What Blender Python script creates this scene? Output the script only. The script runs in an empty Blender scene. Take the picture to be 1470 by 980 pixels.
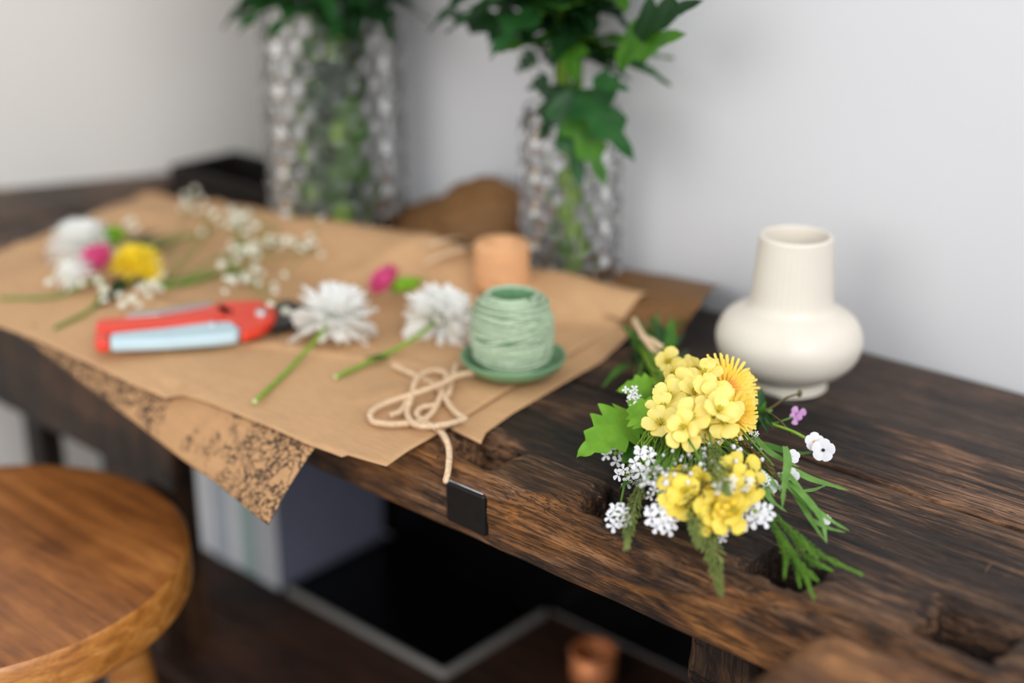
import bpy, math, random
from mathutils import Vector as V, Quaternion, Matrix, noise
random.seed(7)
S = bpy.context.scene
C = S.collection
PI = math.pi

# ------------------------------------------------------------------ camera
CH, PITCH, FPX = 1.27, math.radians(21.0), 2042.0
HD = V((-.669, .743, 0)).normalized()
RT = V((HD.y, -HD.x, 0))
FW = HD * math.cos(PITCH) - V((0, 0, math.sin(PITCH)))
UP = HD * math.sin(PITCH) + V((0, 0, math.cos(PITCH)))
EYE = V((0, 0, CH))
cd = bpy.data.cameras.new('camera')
cam = bpy.data.objects.new('camera', cd); C.objects.link(cam)
cam.matrix_world = Matrix.Translation(EYE) @ Matrix((RT, UP, -FW)).transposed().to_4x4()
cd.sensor_width = 36; cd.lens = 36 * FPX / 1470
cd.clip_start = .05
cd.dof.use_dof = True; cd.dof.focus_distance = .905; cd.dof.aperture_fstop = 1.9
S.camera = cam

# ------------------------------------------------------------------ light and exposure
w = bpy.data.worlds.new('world'); S.world = w; w.use_nodes = True
w.node_tree.nodes['Background'].inputs[0].default_value = (.92, .95, 1, 1)
w.node_tree.nodes['Background'].inputs[1].default_value = .72
def area(name, loc, aim, sx, sy, power, col):
    l = bpy.data.lights.new(name, 'AREA'); l.shape = 'RECTANGLE'; l.size = sx; l.size_y = sy; l.energy = power; l.color = col
    o = bpy.data.objects.new(name, l); C.objects.link(o); o.location = loc
    o.rotation_euler = (V(aim) - V(loc)).to_track_quat('-Z', 'Y').to_euler()
area('window_light', (1.9, -.7, 2.5), (-.6, .8, .85), 1.8, 1.8, 50, (.95, .975, 1))
area('front_fill_light', (-.7, -2.6, 2.0), (-.6, .9, .8), 2.0, 1.6, 23, (1, .98, .95))  # added fill that brightens the wall, not a known window
S.view_settings.view_transform = 'Standard'; S.view_settings.look = 'None'
S.view_settings.gamma = 1; S.view_settings.use_curve_mapping = False
S.view_settings.exposure = .42

# ------------------------------------------------------------------ helpers
def at(x, y, z=.85):
    d = FW * FPX + RT * (x - 735) + UP * (490 - y)
    return EYE + d * ((z - CH) / d.z)
def atY(x, y, Y):
    d = FW * FPX + RT * (x - 735) + UP * (490 - y)
    return EYE + d * (Y / d.y)
def R(a, b): return random.uniform(a, b)
def sst(a, b, x):
    t = max(0, min(1, (x - a) / (b - a))); return t * t * (3 - 2 * t)
def nz(x, y, z=0.): return noise.noise(V((x, y, z)))

class MB:
    def __init__(s): s.v = []; s.f = []
    def add(s, vs, fs):
        n = len(s.v); s.v += [V(p) for p in vs]; s.f += [tuple(i + n for i in q) for q in fs]; return s
    def box(s, a, b):
        x0, y0, z0 = a; x1, y1, z1 = b
        return s.add([(x0,y0,z0),(x1,y0,z0),(x1,y1,z0),(x0,y1,z0),(x0,y0,z1),(x1,y0,z1),(x1,y1,z1),(x0,y1,z1)],
                     [(3,2,1,0),(4,5,6,7),(0,1,5,4),(1,2,6,5),(2,3,7,6),(3,0,4,7)])
    def tube(s, pts, r, n=6, cap=True):
        pts = [V(p) for p in pts]; m = len(pts)
        rr = r if isinstance(r, (list, tuple)) else [r] * m
        vs = []; t0 = None
        for i, p in enumerate(pts):
            t = (pts[min(i + 1, m - 1)] - pts[max(i - 1, 0)]).normalized()
            if i == 0:
                a = t.orthogonal().normalized()
            else:
                a = (a - t * a.dot(t)).normalized() if (a - t * a.dot(t)).length > 1e-6 else t.orthogonal().normalized()
            b = t.cross(a)
            for k in range(n):
                q = 2 * PI * k / n
                vs.append(p + (a * math.cos(q) + b * math.sin(q)) * rr[i])
        fs = [(i * n + k, i * n + (k + 1) % n, (i + 1) * n + (k + 1) % n, (i + 1) * n + k) for i in range(m - 1) for k in range(n)]
        if cap: fs += [tuple(reversed(range(n))), tuple((m - 1) * n + k for k in range(n))]
        return s.add(vs, fs)
    def lathe(s, prof, n=48, c=(0, 0, 0), fn=None):
        vs = []
        for i, (r, z) in enumerate(prof):
            for k in range(n):
                a = 2 * PI * k / n
                q = r + (fn(a, z, i) if fn else 0)
                vs.append((c[0] + q * math.cos(a), c[1] + q * math.sin(a), c[2] + z))
        m = len(prof)
        fs = [(i * n + k, i * n + (k + 1) % n, (i + 1) * n + (k + 1) % n, (i + 1) * n + k) for i in range(m - 1) for k in range(n)]
        return s.add(vs, fs)
    def grid(s, fn, nu, nv):
        vs = [fn(i / (nu - 1), j / (nv - 1)) for j in range(nv) for i in range(nu)]
        return s.add(vs, [(j * nu + i, j * nu + i + 1, (j + 1) * nu + i + 1, (j + 1) * nu + i) for j in range(nv - 1) for i in range(nu - 1)])
    def ell(s, c, ax, nu=8, nv=5):
        a, b, d = [V(q) for q in ax]; c = V(c); vs = [c - d]
        for j in range(1, nv):
            t = PI * j / nv
            for i in range(nu):
                q = 2 * PI * i / nu
                vs.append(c + (a * math.cos(q) + b * math.sin(q)) * math.sin(t) - d * math.cos(t))
        vs.append(c + d); L = len(vs) - 1
        fs = [(0, 1 + (i + 1) % nu, 1 + i) for i in range(nu)]
        for j in range(nv - 2):
            o = 1 + j * nu
            fs += [(o + i, o + (i + 1) % nu, o + nu + (i + 1) % nu, o + nu + i) for i in range(nu)]
        o = 1 + (nv - 2) * nu
        fs += [(o + i, o + (i + 1) % nu, L) for i in range(nu)]
        return s.add(vs, fs)
    def prism(s, poly, z0, z1):
        n = len(poly)
        vs = [(p[0], p[1], z0) for p in poly] + [(p[0], p[1], z1) for p in poly]
        return s.add(vs, [tuple(reversed(range(n))), tuple(range(n, 2 * n))] + [(i, (i + 1) % n, n + (i + 1) % n, n + i) for i in range(n)])
    def mesh(s, name, m, org=(0, 0, 0), smooth=True):
        me = bpy.data.meshes.new(name); o = V(org)
        me.from_pydata([p - o for p in s.v], [], s.f); me.validate()
        me.materials.append(m)
        if smooth: me.polygons.foreach_set('use_smooth', [True] * len(me.polygons))
        me.update(); return me
    def build(s, name, m, parent=None, org=None, smooth=True, bevel=0, solid=0, seg=2):
        if org is None: org = wloc(parent) if parent else V((0, 0, 0))
        o = bpy.data.objects.new(name, s.mesh(name, m, org, smooth)); C.objects.link(o)
        if parent: o.parent = parent; o.location = V(org) - wloc(parent)
        else: o.location = org
        if solid:
            d = o.modifiers.new('thick', 'SOLIDIFY'); d.thickness = solid; d.offset = 0
        if bevel:
            d = o.modifiers.new('bevel', 'BEVEL'); d.width = bevel; d.segments = seg; d.limit_method = 'ANGLE'; d.angle_limit = math.radians(35)
            d.harden_normals = False
        return o
def wloc(o):
    p = V(o.location)
    while o.parent: o = o.parent; p = p + o.location
    return p
def thing(name, label, cat, loc, group=None):
    o = bpy.data.objects.new(name, None); C.objects.link(o); o.location = loc; o.empty_display_size = .02
    return tag(o, label, cat, group)
def tag(o, label, cat, group=None):
    o['label'] = label; o['category'] = cat
    if group: o['group'] = group
    return o
def struct(o): o['kind'] = 'structure'; return o
def inst(name, me, parent, wl, rot=None, sc=1):
    """one more object on a shared mesh, placed at world point wl (parents are never rotated)"""
    o = bpy.data.objects.new(name, me); C.objects.link(o); o.parent = parent
    o.location = V(wl) - wloc(parent)
    if rot is not None: o.rotation_mode = 'QUATERNION'; o.rotation_quaternion = rot
    o.scale = (sc, sc, sc) if not isinstance(sc, tuple) else sc
    return o
def quat(n, spin=0):
    return V(n).normalized().to_track_quat('Z', 'Y') @ Quaternion((0, 0, 1), spin)
def toeye(p, up=.3, j=0.):
    v = (EYE - V(p)).normalized() + V((0, 0, up)) + V((R(-j, j), R(-j, j), R(-j, j)))
    return v.normalized()
def spline(pts, n):
    """Catmull-Rom through pts"""
    pts = [V(p) for p in pts]; P = [pts[0] * 2 - pts[1]] + pts + [pts[-1] * 2 - pts[-2]]; out = []
    m = len(pts) - 1
    for i in range(n):
        t = i / (n - 1) * m; k = min(int(t), m - 1); t -= k
        a, b, c, d = P[k:k + 4]
        out.append(.5 * ((2 * b) + (c - a) * t + (2 * a - 5 * b + 4 * c - d) * t * t + (3 * b - a - 3 * c + d) * t ** 3))
    return out
def px(pts): return [at(*p) for p in pts]

# ------------------------------------------------------------------ materials
def srgb(r, g, b):
    f = lambda c: (c / 255 / 12.92) if c / 255 <= .04045 else ((c / 255 + .055) / 1.055) ** 2.4
    return (f(r), f(g), f(b), 1)
class NT:
    def __init__(s, name):
        s.m = bpy.data.materials.new(name); s.m.use_nodes = True; s.t = s.m.node_tree
        s.b = s.t.nodes['Principled BSDF']; s.out = s.t.nodes['Material Output']
    def n(s, typ, **kw):
        o = s.t.nodes.new('ShaderNode' + typ)
        for k, v in kw.items():
            if isinstance(k, str) and hasattr(o, k) and k not in o.inputs: setattr(o, k, v)
            else: o.inputs[k].default_value = v
        return o
    def l(s, a, b): s.t.links.new(a, b)
    def coords(s, scale=(1, 1, 1), kind='Object', rot=(0, 0, 0)):
        c = s.n('TexCoord'); m = s.n('Mapping'); m.inputs['Scale'].default_value = scale; m.inputs['Rotation'].default_value = rot
        s.l(c.outputs[kind], m.inputs[0]); return m.outputs[0]
    def noise(s, vec, sc, detail=4, rough=.55, dist=0):
        o = s.n('TexNoise'); o.inputs['Scale'].default_value = sc; o.inputs['Detail'].default_value = detail
        o.inputs['Roughness'].default_value = rough; o.inputs['Distortion'].default_value = dist
        s.l(vec, o.inputs['Vector']); return o.outputs['Fac']
    def ramp(s, fac, stops):
        o = s.n('ValToRGB'); e = o.color_ramp.elements
        while len(e) < len(stops): e.new(.5)
        for k, (p, c) in enumerate(stops): e[k].position = p; e[k].color = c
        s.l(fac, o.inputs[0]); return o.outputs[0]
    def mix(s, fac, a, b, mode='MIX'):
        o = s.n('MixRGB', blend_type=mode)
        for q, i in ((fac, 0), (a, 1), (b, 2)):
            if hasattr(q, 'is_linked'): s.l(q, o.inputs[i])
            else: o.inputs[i].default_value = q
        return o.outputs[0]
    def math(s, op, a, b=0., c=0.):
        o = s.n('Math', operation=op)
        for q, i in ((a, 0), (b, 1), (c, 2)):
            if hasattr(q, 'is_linked'): s.l(q, o.inputs[i])
            else: o.inputs[i].default_value = q
        return o.outputs[0]
    def bump(s, h, strength, dist=.002):
        o = s.n('Bump'); o.inputs['Strength'].default_value = strength; o.inputs['Distance'].default_value = dist
        s.l(h, o.inputs['Height']); s.l(o.outputs[0], s.b.inputs['Normal'])
    def base(s, c):
        if hasattr(c, 'is_linked'): s.l(c, s.b.inputs['Base Color'])
        else: s.b.inputs['Base Color'].default_value = c
        return s
    def set(s, **kw):
        for k, v in kw.items(): s.b.inputs[k.replace('_', ' ')].default_value = v
        return s
G1 = (0, 0, 0, 1); W1 = (1, 1, 1, 1)
def simple(name, rgb, rough=.6, var=.12, scale=60, bump=0, spec=.5, metal=0, **kw):
    t = NT(name); c = srgb(*rgb)
    f = t.noise(t.coords(), scale, 3)
    t.base(t.ramp(f, [(.3, tuple(q * (1 - var) for q in c[:3]) + (1,)), (.7, tuple(min(1, q * (1 + var)) for q in c[:3]) + (1,))]))
    t.set(Roughness=rough, Metallic=metal); t.b.inputs['Specular IOR Level'].default_value = spec
    if bump: t.bump(f, bump, .001)
    for k, v in kw.items(): t.b.inputs[k.replace('_', ' ')].default_value = v
    return t.m
def petalmat(name, rgb, rgb2=None, trans=.3, rough=.6, scale=90):
    t = NT(name); c = srgb(*rgb); d = srgb(*(rgb2 or rgb))
    f = t.noise(t.coords(), scale, 3)
    col = t.ramp(f, [(.35, c), (.65, d)])
    t.base(col); t.set(Roughness=rough); t.b.inputs['Specular IOR Level'].default_value = .3
    tr = t.n('BsdfTranslucent'); t.l(col, tr.inputs[0])
    mx = t.n('MixShader'); mx.inputs[0].default_value = trans
    t.l(t.b.outputs[0], mx.inputs[1]); t.l(tr.outputs[0], mx.inputs[2]); t.l(mx.outputs[0], t.out.inputs[0])
    return t.m
def benchwood(name, dark, mid, light, rough=.42, edge=None, along=(4, 130, 130), spec=.28, patch=5.):
    t = NT(name)
    v = t.coords(along)
    g1 = t.noise(v, 1.6, 9, .68, .6); g2 = t.noise(t.coords(tuple(q * (3. if q < 20 else .42) for q in along)), 1.5, 7, .78, 1.1)
    g = t.math('ADD', t.math('MULTIPLY', g1, .58), t.math('MULTIPLY', g2, .42))
    p = t.noise(t.coords((.6, 1.4, 1.4)), patch, 5, .6, .6)
    f = t.math('ADD', g, t.math('MULTIPLY', t.math('SUBTRACT', p, .5), .8))
    col = t.ramp(f, [(.37, srgb(*dark)), (.49, srgb(*mid)), (.60, srgb(*light)), (.70, srgb(*[min(255, q * 1.3) for q in light]))])
    if edge:   # bare orange wood where the front arris is worn
        sep = t.n('SeparateXYZ'); t.l(t.coords(), sep.inputs[0])
        mr = t.n('MapRange'); t.l(sep.outputs[1], mr.inputs[0])
        mr.inputs[1].default_value = edge[0]; mr.inputs[2].default_value = edge[1]; mr.inputs[3].default_value = 1; mr.inputs[4].default_value = 0
        k = t.math('MULTIPLY', mr.outputs[0], t.ramp(t.noise(t.coords((2, 5, 5)), 7, 6, .65, .8), [(.42, G1), (.62, W1)]))
        wg = t.ramp(t.noise(t.coords((3, 70, 70)), 1.8, 8, .7, .3), [(.3, srgb(*edge[2])), (.62, srgb(*edge[3]))])
        col = t.mix(k, col, wg)
    # black cracks and pits along the grain
    cr = t.ramp(t.noise(t.coords((5, 110, 110)), 1.5, 6, .75, .2), [(.34, W1), (.41, G1)])
    cr2 = t.ramp(t.noise(t.coords((1, 3, 3)), 24, 4, .7, 1.2), [(.26, W1), (.32, G1)])
    crk = t.math('MAXIMUM', cr, cr2)
    por = t.ramp(t.noise(t.coords(tuple(q * (6. if q < 20 else 3.4) for q in along)), 1.5, 5, .75, .3), [(.40, W1), (.50, G1)])
    col = t.mix(t.math('MULTIPLY', por, .72), col, srgb(*dark))
    scr = t.ramp(t.noise(t.coords((160, 30, 90), rot=(0, 0, .5)), 1.2, 4, .7, 1.5), [(.66, G1), (.72, W1)])
    col = t.mix(t.math('MULTIPLY', scr, .45), col, srgb(*[min(255, q * 1.25) for q in light]))
    crk = t.math('MAXIMUM', crk, t.math('MULTIPLY', por, .5))
    col = t.mix(t.math('MAXIMUM', cr, cr2), col, srgb(14, 9, 7))
    t.base(col)
    rr = t.math('ADD', t.math('MULTIPLY', g, .3), rough - .13); t.l(rr, t.b.inputs['Roughness'])
    t.b.inputs['Specular IOR Level'].default_value = spec
    t.bump(t.math('SUBTRACT', t.math('MULTIPLY', g, 1.0), t.math('MULTIPLY', crk, .45)), .85, .0022)
    return t.m

M = {}
M['bench_front'] = benchwood('worn bench wood', (17, 11, 8), (56, 37, 25), (132, 95, 66), edge=(.616, .652, (58, 32, 14), (158, 104, 54)))
M['bench_mid'] = benchwood('bench wood', (20, 13, 9), (72, 49, 34), (140, 102, 74))
M['bench_back'] = benchwood('smooth bench wood', (26, 18, 14), (56, 40, 31), (92, 68, 52), rough=.34, patch=3)
M['bench_end'] = benchwood('end cleat wood', (40, 28, 21), (78, 56, 41), (112, 82, 60), along=(60, 2.2, 60))
M['bench_leg'] = benchwood('dark leg wood', (20, 13, 9), (46, 30, 20), (80, 54, 34), along=(60, 60, 2.2))
M['vise'] = benchwood('vise wood', (52, 30, 16), (112, 70, 38), (166, 114, 68), rough=.4)
M['shelf'] = benchwood('shelf wood', (26, 14, 9), (52, 30, 20), (82, 50, 33), rough=.5)
M['iron'] = simple('blackened iron', (24, 22, 22), .38, .3, 150, .2, .6, .6)

def kraft(name, tint=(197, 155, 112), pattern=False):
    t = NT(name); c = srgb(*tint)
    n1 = t.noise(t.coords((1, 6, 1), rot=(0, 0, .3)), 70, 5, .6); n2 = t.noise(t.coords(), 9, 4, .6, .4)
    f = t.math('ADD', t.math('MULTIPLY', n1, .5), t.math('MULTIPLY', n2, .5))
    k = lambda s: tuple(q * s for q in c[:3]) + (1,)
    col = t.ramp(f, [(.35, k(.84)), (.65, k(1.1))])
    if pattern:   # printed sprigs in black ink
        vv = t.coords()
        wn = t.n('TexNoise'); wn.inputs['Scale'].default_value = 30; wn.inputs['Detail'].default_value = 3; t.l(vv, wn.inputs['Vector'])
        mixv = t.n('VectorMath', operation='MULTIPLY_ADD'); t.l(wn.outputs['Color'], mixv.inputs[0]); mixv.inputs[1].default_value = (.09, .09, .09); t.l(vv, mixv.inputs[2])
        vo = t.n('TexVoronoi', feature='DISTANCE_TO_EDGE'); vo.inputs['Scale'].default_value = 95; t.l(mixv.outputs[0], vo.inputs['Vector'])
        ln = t.ramp(vo.outputs['Distance'], [(.05, W1), (.105, G1)])
        v2 = t.n('TexVoronoi'); v2.inputs['Scale'].default_value = 210; t.l(mixv.outputs[0], v2.inputs['Vector'])
        lf = t.ramp(v2.outputs['Distance'], [(.36, W1), (.46, G1)])
        msk = t.ramp(t.noise(vv, 17, 3, .5, .4), [(.42, G1), (.48, W1)])
        msk2 = t.ramp(t.noise(vv, 46, 2), [(.48, G1), (.54, W1)])
        ink = t.math('MULTIPLY', t.math('MAXIMUM', ln, t.math('MULTIPLY', lf, msk2)), msk)
        col = t.mix(t.math('MULTIPLY', ink, .9), col, srgb(38, 28, 22))
    t.base(col); t.set(Roughness=.62); t.b.inputs['Specular IOR Level'].default_value = .3
    t.bump(t.math('ADD', n1, t.math('MULTIPLY', n2, 2)), .25, .0012)
    return t.m
M['kraft'] = kraft('kraft paper'); M['kraft_print'] = kraft('printed kraft paper', (186, 142, 98), True)
M['kraft_dark'] = kraft('brown kraft paper', (124, 87, 50))

def plaster(name, rgb):
    t = NT(name); c = srgb(*rgb); f = t.noise(t.coords(), 8, 5)
    t.base(t.ramp(f, [(.3, tuple(q * .985 for q in c[:3]) + (1,)), (.7, c)])); t.set(Roughness=.85)
    t.bump(t.noise(t.coords(), 180, 3), .08, .001); return t.m
M['wall'] = plaster('white plaster', (216, 215, 216)); M['wall_l'] = plaster('grey white plaster', (214, 209, 202))
M['floor'] = simple('grey stone floor', (150, 143, 135), .6, .1, 6)
M['skirting'] = simple('painted skirting', (220, 217, 212), .5, .03)

def stoolwood():
    t = NT('stool wood'); v = t.coords((5, 60, 60), rot=(0, 0, math.radians(-62)))
    g = t.noise(v, 1.6, 8, .65, .4); p = t.noise(t.coords(), 14, 4, .6)
    f = t.math('ADD', t.math('MULTIPLY', g, .8), t.math('MULTIPLY', t.math('SUBTRACT', p, .5), .5))
    t.base(t.ramp(f, [(.22, srgb(92, 50, 18)), (.45, srgb(146, 88, 40)), (.7, srgb(186, 122, 62))]))
    t.set(Roughness=.36); t.b.inputs['Specular IOR Level'].default_value = .5; t.bump(g, .15, .001); return t.m
M['stool'] = stoolwood()
M['stool_edge'] = NT('stool edge wood')
t = M['stool_edge']; g = t.noise(t.coords((40, 40, 130)), .9, 7, .65, .6)
t.base(t.ramp(g, [(.3, srgb(128, 74, 26)), (.5, srgb(176, 112, 48)), (.7, srgb(205, 145, 78))])); t.set(Roughness=.36); t.bump(g, .15, .001); M['stool_edge'] = t.m
M['ceramic'] = simple('cream ceramic', (224, 215, 200), .4, .02, 40, .02)
M['twine'] = simple('natural jute twine', (214, 184, 150), .85, .2, 500, .3, .2)
M['twine_green'] = simple('green twine', (172, 190, 160), .8, .16, 400, .3, .25)
M['core_shade'] = simple('green twine with shade in colour', (96, 134, 96), .85, .2, 300, .3, .2)  # darker green puts the shade of the hole and gaps into the colour
M['green_glaze'] = simple('green glaze', (112, 152, 112), .35, .08, 40)
M['twine_peach'] = simple('peach twine', (226, 172, 124), .85, .15, 400, .3, .25)
M['red'] = simple('red enamel', (226, 66, 44), .35, .04, 40)
M['blue'] = simple('pale blue grip', (184, 206, 212), .5, .04, 40)
M['steel'] = simple('brushed steel', (196, 196, 198), .3, .06, 120, 0, .5, .9)
M['black'] = simple('black coated steel', (24, 24, 26), .35, .1, 60)
M['white_petal'] = petalmat('white petal', (255, 255, 252), (252, 252, 248), .42)
M['chrys_core'] = petalmat('pale green heart', (214, 222, 160), (190, 206, 130), .1)
M['pink'] = petalmat('pink petal', (246, 128, 178), (234, 78, 146), .25, scale=200)
M['yellow_mum'] = petalmat('yellow mum petal', (255, 238, 78), (252, 226, 54), .25)
M['lime'] = petalmat('lime green petal', (152, 204, 52), (120, 178, 40), .25)
M['rape'] = petalmat('yellow mustard petal', (252, 226, 98), (254, 236, 142), .28, scale=140)
M['rape_deep'] = petalmat('deep yellow mustard petal', (250, 218, 60), (252, 230, 104), .28, scale=140)
M['dandelion'] = petalmat('dandelion floret', (253, 218, 84), (254, 230, 118), .25)
M['dandelion_heart'] = petalmat('orange dandelion heart', (252, 188, 92), (253, 206, 112), .2)
M['stamen'] = petalmat('stamen', (206, 190, 60), (180, 170, 50), .1)
M['white_small'] = petalmat('small white petal', (250, 248, 250), (240, 238, 244), .25)
M['lilac'] = petalmat('lilac petal', (232, 182, 228), (218, 156, 216), .3)
M['leaf_mid'] = petalmat('mid green leaf', (78, 128, 38), (58, 104, 30), .25, .5, 50)
M['leaf_bright'] = petalmat('bright green leaf', (136, 186, 52), (108, 164, 42), .32, .5, 70)
M['leaf_dark'] = petalmat('dark green leaf', (44, 92, 40), (32, 74, 34), .22, .45, 50)
M['leaf_deep'] = petalmat('deep green leaf', (30, 66, 28), (22, 52, 24), .2, .45, 50)
M['stem'] = petalmat('green stem', (112, 150, 58), (90, 130, 44), .1, .5)
M['stem_bright'] = petalmat('yellow green stem', (142, 178, 62), (122, 160, 50), .15, .5)
M['grass'] = petalmat('grass blade', (122, 166, 80), (98, 144, 62), .25, .5)
M['grass_head'] = petalmat('grass seed head', (150, 162, 92), (118, 136, 64), .2, .6)
M['grass_green'] = petalmat('green panicle', (112, 156, 52), (90, 136, 42), .2, .6)
M['dry'] = petalmat('dry brown stem', (112, 100, 58), (90, 80, 44), .1, .7)
def glass(name, rough=0.0, col=(1, 1, 1, 1)):
    t = NT(name); t.set(Roughness=rough, IOR=1.46); t.b.inputs['Transmission Weight'].default_value = 1
    t.base(col); return t.m
M['glass'] = glass('clear bubbled glass')
M['book_w'] = simple('white book cover', (226, 226, 228), .4, .03, 30)
M['book_g'] = simple('grey book cover', (186, 192, 198), .4, .04, 30)
M['book_s'] = simple('sage book cover', (176, 196, 190), .4, .04, 30)
M['book_b'] = simple('slate blue glossy cover', (122, 124, 142), .22, .05, 30)
M['page'] = simple('paper pages', (236, 230, 216), .8, .05, 300)
M['panel'] = simple('black panel', (8, 8, 9), .25, .2, 40, 0, .3)
M['silver'] = simple('silver grey edging', (188, 184, 176), .4, .05, 60, 0, .5, .4)
M['shade_box'] = benchwood('blackish tray wood', (14, 9, 7), (28, 19, 15), (46, 32, 25))  # near-black stands for the shadow on the bench corner
M['cream_bud'] = petalmat('cream bud', (246, 244, 228), (238, 236, 212), .2)
M['copper'] = simple('copper', (232, 146, 92), .4, .1, 60, 0, .5, .35)

# ------------------------------------------------------------------ setting
struct(MB().box((-1.17, 1.008, 0), (1.6, 1.56, 2.5)).build('wall_right', M['wall'], smooth=False))
wl = [(-1.16, 1.505), (-1.865, -.036), (-1.98, .02), (-1.27, 1.56)]
struct(MB().prism(wl, 0, 2.5).build('wall_left', M['wall_l'], smooth=False))
struct(MB().box((-2.6, -3.2, -.1), (1.6, 1.6, 0)).build('floor', M['floor'], smooth=False))
struct(MB().box((-1.17, .994, 0), (1.6, 1.006, .08)).build('baseboard_right', M['skirting'], smooth=False, bevel=.003))

# ------------------------------------------------------------------ workbench
bench = thing('workbench', 'long old dark wooden workbench with worn edge and dog holes along the white wall', 'workbench', (-.5, .8, 0))
HOLES = [(-.610, .648, .021, .0175), (-.489, .648, .020, .0165), (-.368, .650, .0185, .0155), (-.259, .655, .0215, .0175)]
XA, XB = -1.36, .55
def front_plank():
    prof = []                                   # (y, z, ny, nz) round the section from back seam to underside
    prof.append((.7832, .81, 0, 0)); prof.append((.7832, .846, 0, 0))
    n = 84
    for i in range(n): prof.append((.782 - (.782 - .624) * i / (n - 1), .85, 0, 1))
    for i in range(1, 10):
        a = PI / 2 * i / 9; prof.append((.624 - .012 * math.sin(a), .838 + .012 * math.cos(a), -math.sin(a), math.cos(a)))
    for i in range(1, 20): prof.append((.612 + .002 * i / 19, .838 - .036 * i / 19, -1, 0))
    prof.append((.618, .7985, -.5, -.7)); prof.append((.64, .798, 0, -1)); prof.append((.7832, .798, 0, 0)); prof.append((.7832, .81, 0, 0))
    nx = 760
    xs = [XA + (XB - XA) * (i / (nx - 1)) for i in range(nx)]
    vs = []
    for (y, z, ny, nzv) in prof:
        for x in xs:
            Y, Z = y, z
            k = abs(ny) + abs(nzv)
            if k > .5:
                d = .0013 * nz(x * 9, y * 55, z * 55) + .0009 * nz(x * 30, y * 160, z * 160 + 7)
                e = (max(0, 1 - abs(y - .618) / .02) if z > .828 else 0) * min(1, max(0, (abs(x + .5925) - .026) / .02))          # big dents in the arris
                d -= e * max(0, nz(x * 11 + 3.1, 2.2, z * 20) - .08) * .012
                d -= e * max(0, nz(x * 31 + 9.1, 5.2, z * 30) - .25) * .006
                if ny < -.3 and z > .812: d -= max(0, nz(x * 14, 9.4, z * 70) - .22) * .006
                if y > .775: d -= (y - .775) * .25
                Y += ny * d; Z += nzv * d
                if nzv > .5:
                    for hx, hy, ha, hb in HOLES:
                        wob = .0022 * nz(x * 120, y * 120, hx * 50)
                        dx, dy = abs(x - hx) - ha + wob, abs(y - hy) - hb + wob
                        q = max(dx, dy) if (dx < 0 or dy < 0) else math.hypot(dx, dy)
                        Z -= .047 * sst(.0012, -.0016, q) + .0045 * sst(.012, 0, q) * (.6 + .4 * nz(x * 60, y * 60))
                if e and nzv > .2:                                             # worn saddle between hole and edge
                    for hx, hy, ha, hb in HOLES: Z -= .004 * math.exp(-((x - hx) / .02) ** 2) * e
            vs.append((x, Y, Z))
    m = len(prof)
    fs = [(j * nx + i, j * nx + i + 1, (j + 1) * nx + i + 1, (j + 1) * nx + i) for j in range(m - 1) for i in range(nx - 1)]
    fs += [tuple(j * nx for j in range(m)), tuple(j * nx + nx - 1 for j in reversed(range(m)))]
    return MB().add(vs, fs)
fp = front_plank().build('front_plank', M['bench_front'], bench, org=(0, 0, 0))
fp['label'] = 'thick front plank with worn orange edge and square holes'
def plank(y0, y1, top, amp, wear):
    def fn(u, v):
        x = XA + (XB - XA) * u
        s = [(y0, top - .05), (y0, top - .004)] + [(y0 + .0015 + (y1 - y0 - .003) * k / 26, top) for k in range(27)] + [(y1, top - .004), (y1, top - .05)]
        y, z = s[round(v * (len(s) - 1))]
        if z > top - .003:
            z += amp * nz(x * 8, y * 50, top * 9) + amp * .5 * nz(x * 30, y * 150)
            z -= wear * max(0, 1 - (y - y0) / .012) * (.4 + nz(x * 10, 4)) + wear * max(0, 1 - (y1 - y) / .012) * (.3 + nz(x * 9, 8))
        return (x, y, z)
    return MB().grid(fn, 420, 31)
plank(.7872, .8665, .850, .0009, .0035).build('middle_plank', M['bench_mid'], bench, org=(0, 0, 0))
plank(.8685, 1.0, .845, .0003, .001).build('back_board', M['bench_back'], bench, org=(0, 0, 0))
MB().prism([(-1.3615, .614), (-1.3615, 1.0), (-1.392, 1.0), (-1.568, .614)], .80, .851).build('end_cleat', M['bench_end'], bench, org=(0, 0, 0), smooth=False, bevel=.003)
MB().box((-.611, .6105, .808), (-.574, .617, .8392)).build('iron_plate', M['iron'], bench, smooth=False, bevel=.0025)['label'] = 'black iron plate let into the front edge'
MB().box((-.609, .6107, .8391), (-.576, .6126, .8402)).build('plate_lip', M['steel'], bench, smooth=False, bevel=.0006)['label'] = 'bare bright metal lip'
def rbox(a, b, r, amp=.0, n=10):
    """worn block: a subdivided box whose corners are rounded and faces are uneven"""
    a, b = V(a), V(b); m = MB()
    for ax in range(3):
        for sgn in (0, 1):
            u, v = [(1, 2), (2, 0), (0, 1)][ax]
            nu = max(8, min(80, int((b[u] - a[u]) / .006))); nv = max(8, min(80, int((b[v] - a[v]) / .006)))
            def fn(s, t, ax=ax, sgn=sgn, u=u, v=v):
                p = V((0, 0, 0)); p[ax] = b[ax] if sgn else a[ax]
                p[u] = a[u] + (b[u] - a[u]) * (s if sgn else 1 - s); p[v] = a[v] + (b[v] - a[v]) * t
                q = V([max(a[i] + r, min(b[i] - r, p[i])) for i in range(3)])
                d = (p - q)
                p = q + d.normalized() * r
                if amp: p += d.normalized() * amp * (nz(p.x * 25, p.y * 25, p.z * 25) + .5 * nz(p.x * 80, p.y * 80, p.z * 80))
                return p
            m.grid(fn, nu, nv)
    return m
rbox((-.317, .50, .66), (.4, .597, .868), .026, .003).build('vise_jaw', M['vise'], bench)['label'] = 'rounded lighter wooden vise jaw at the near right'
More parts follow.
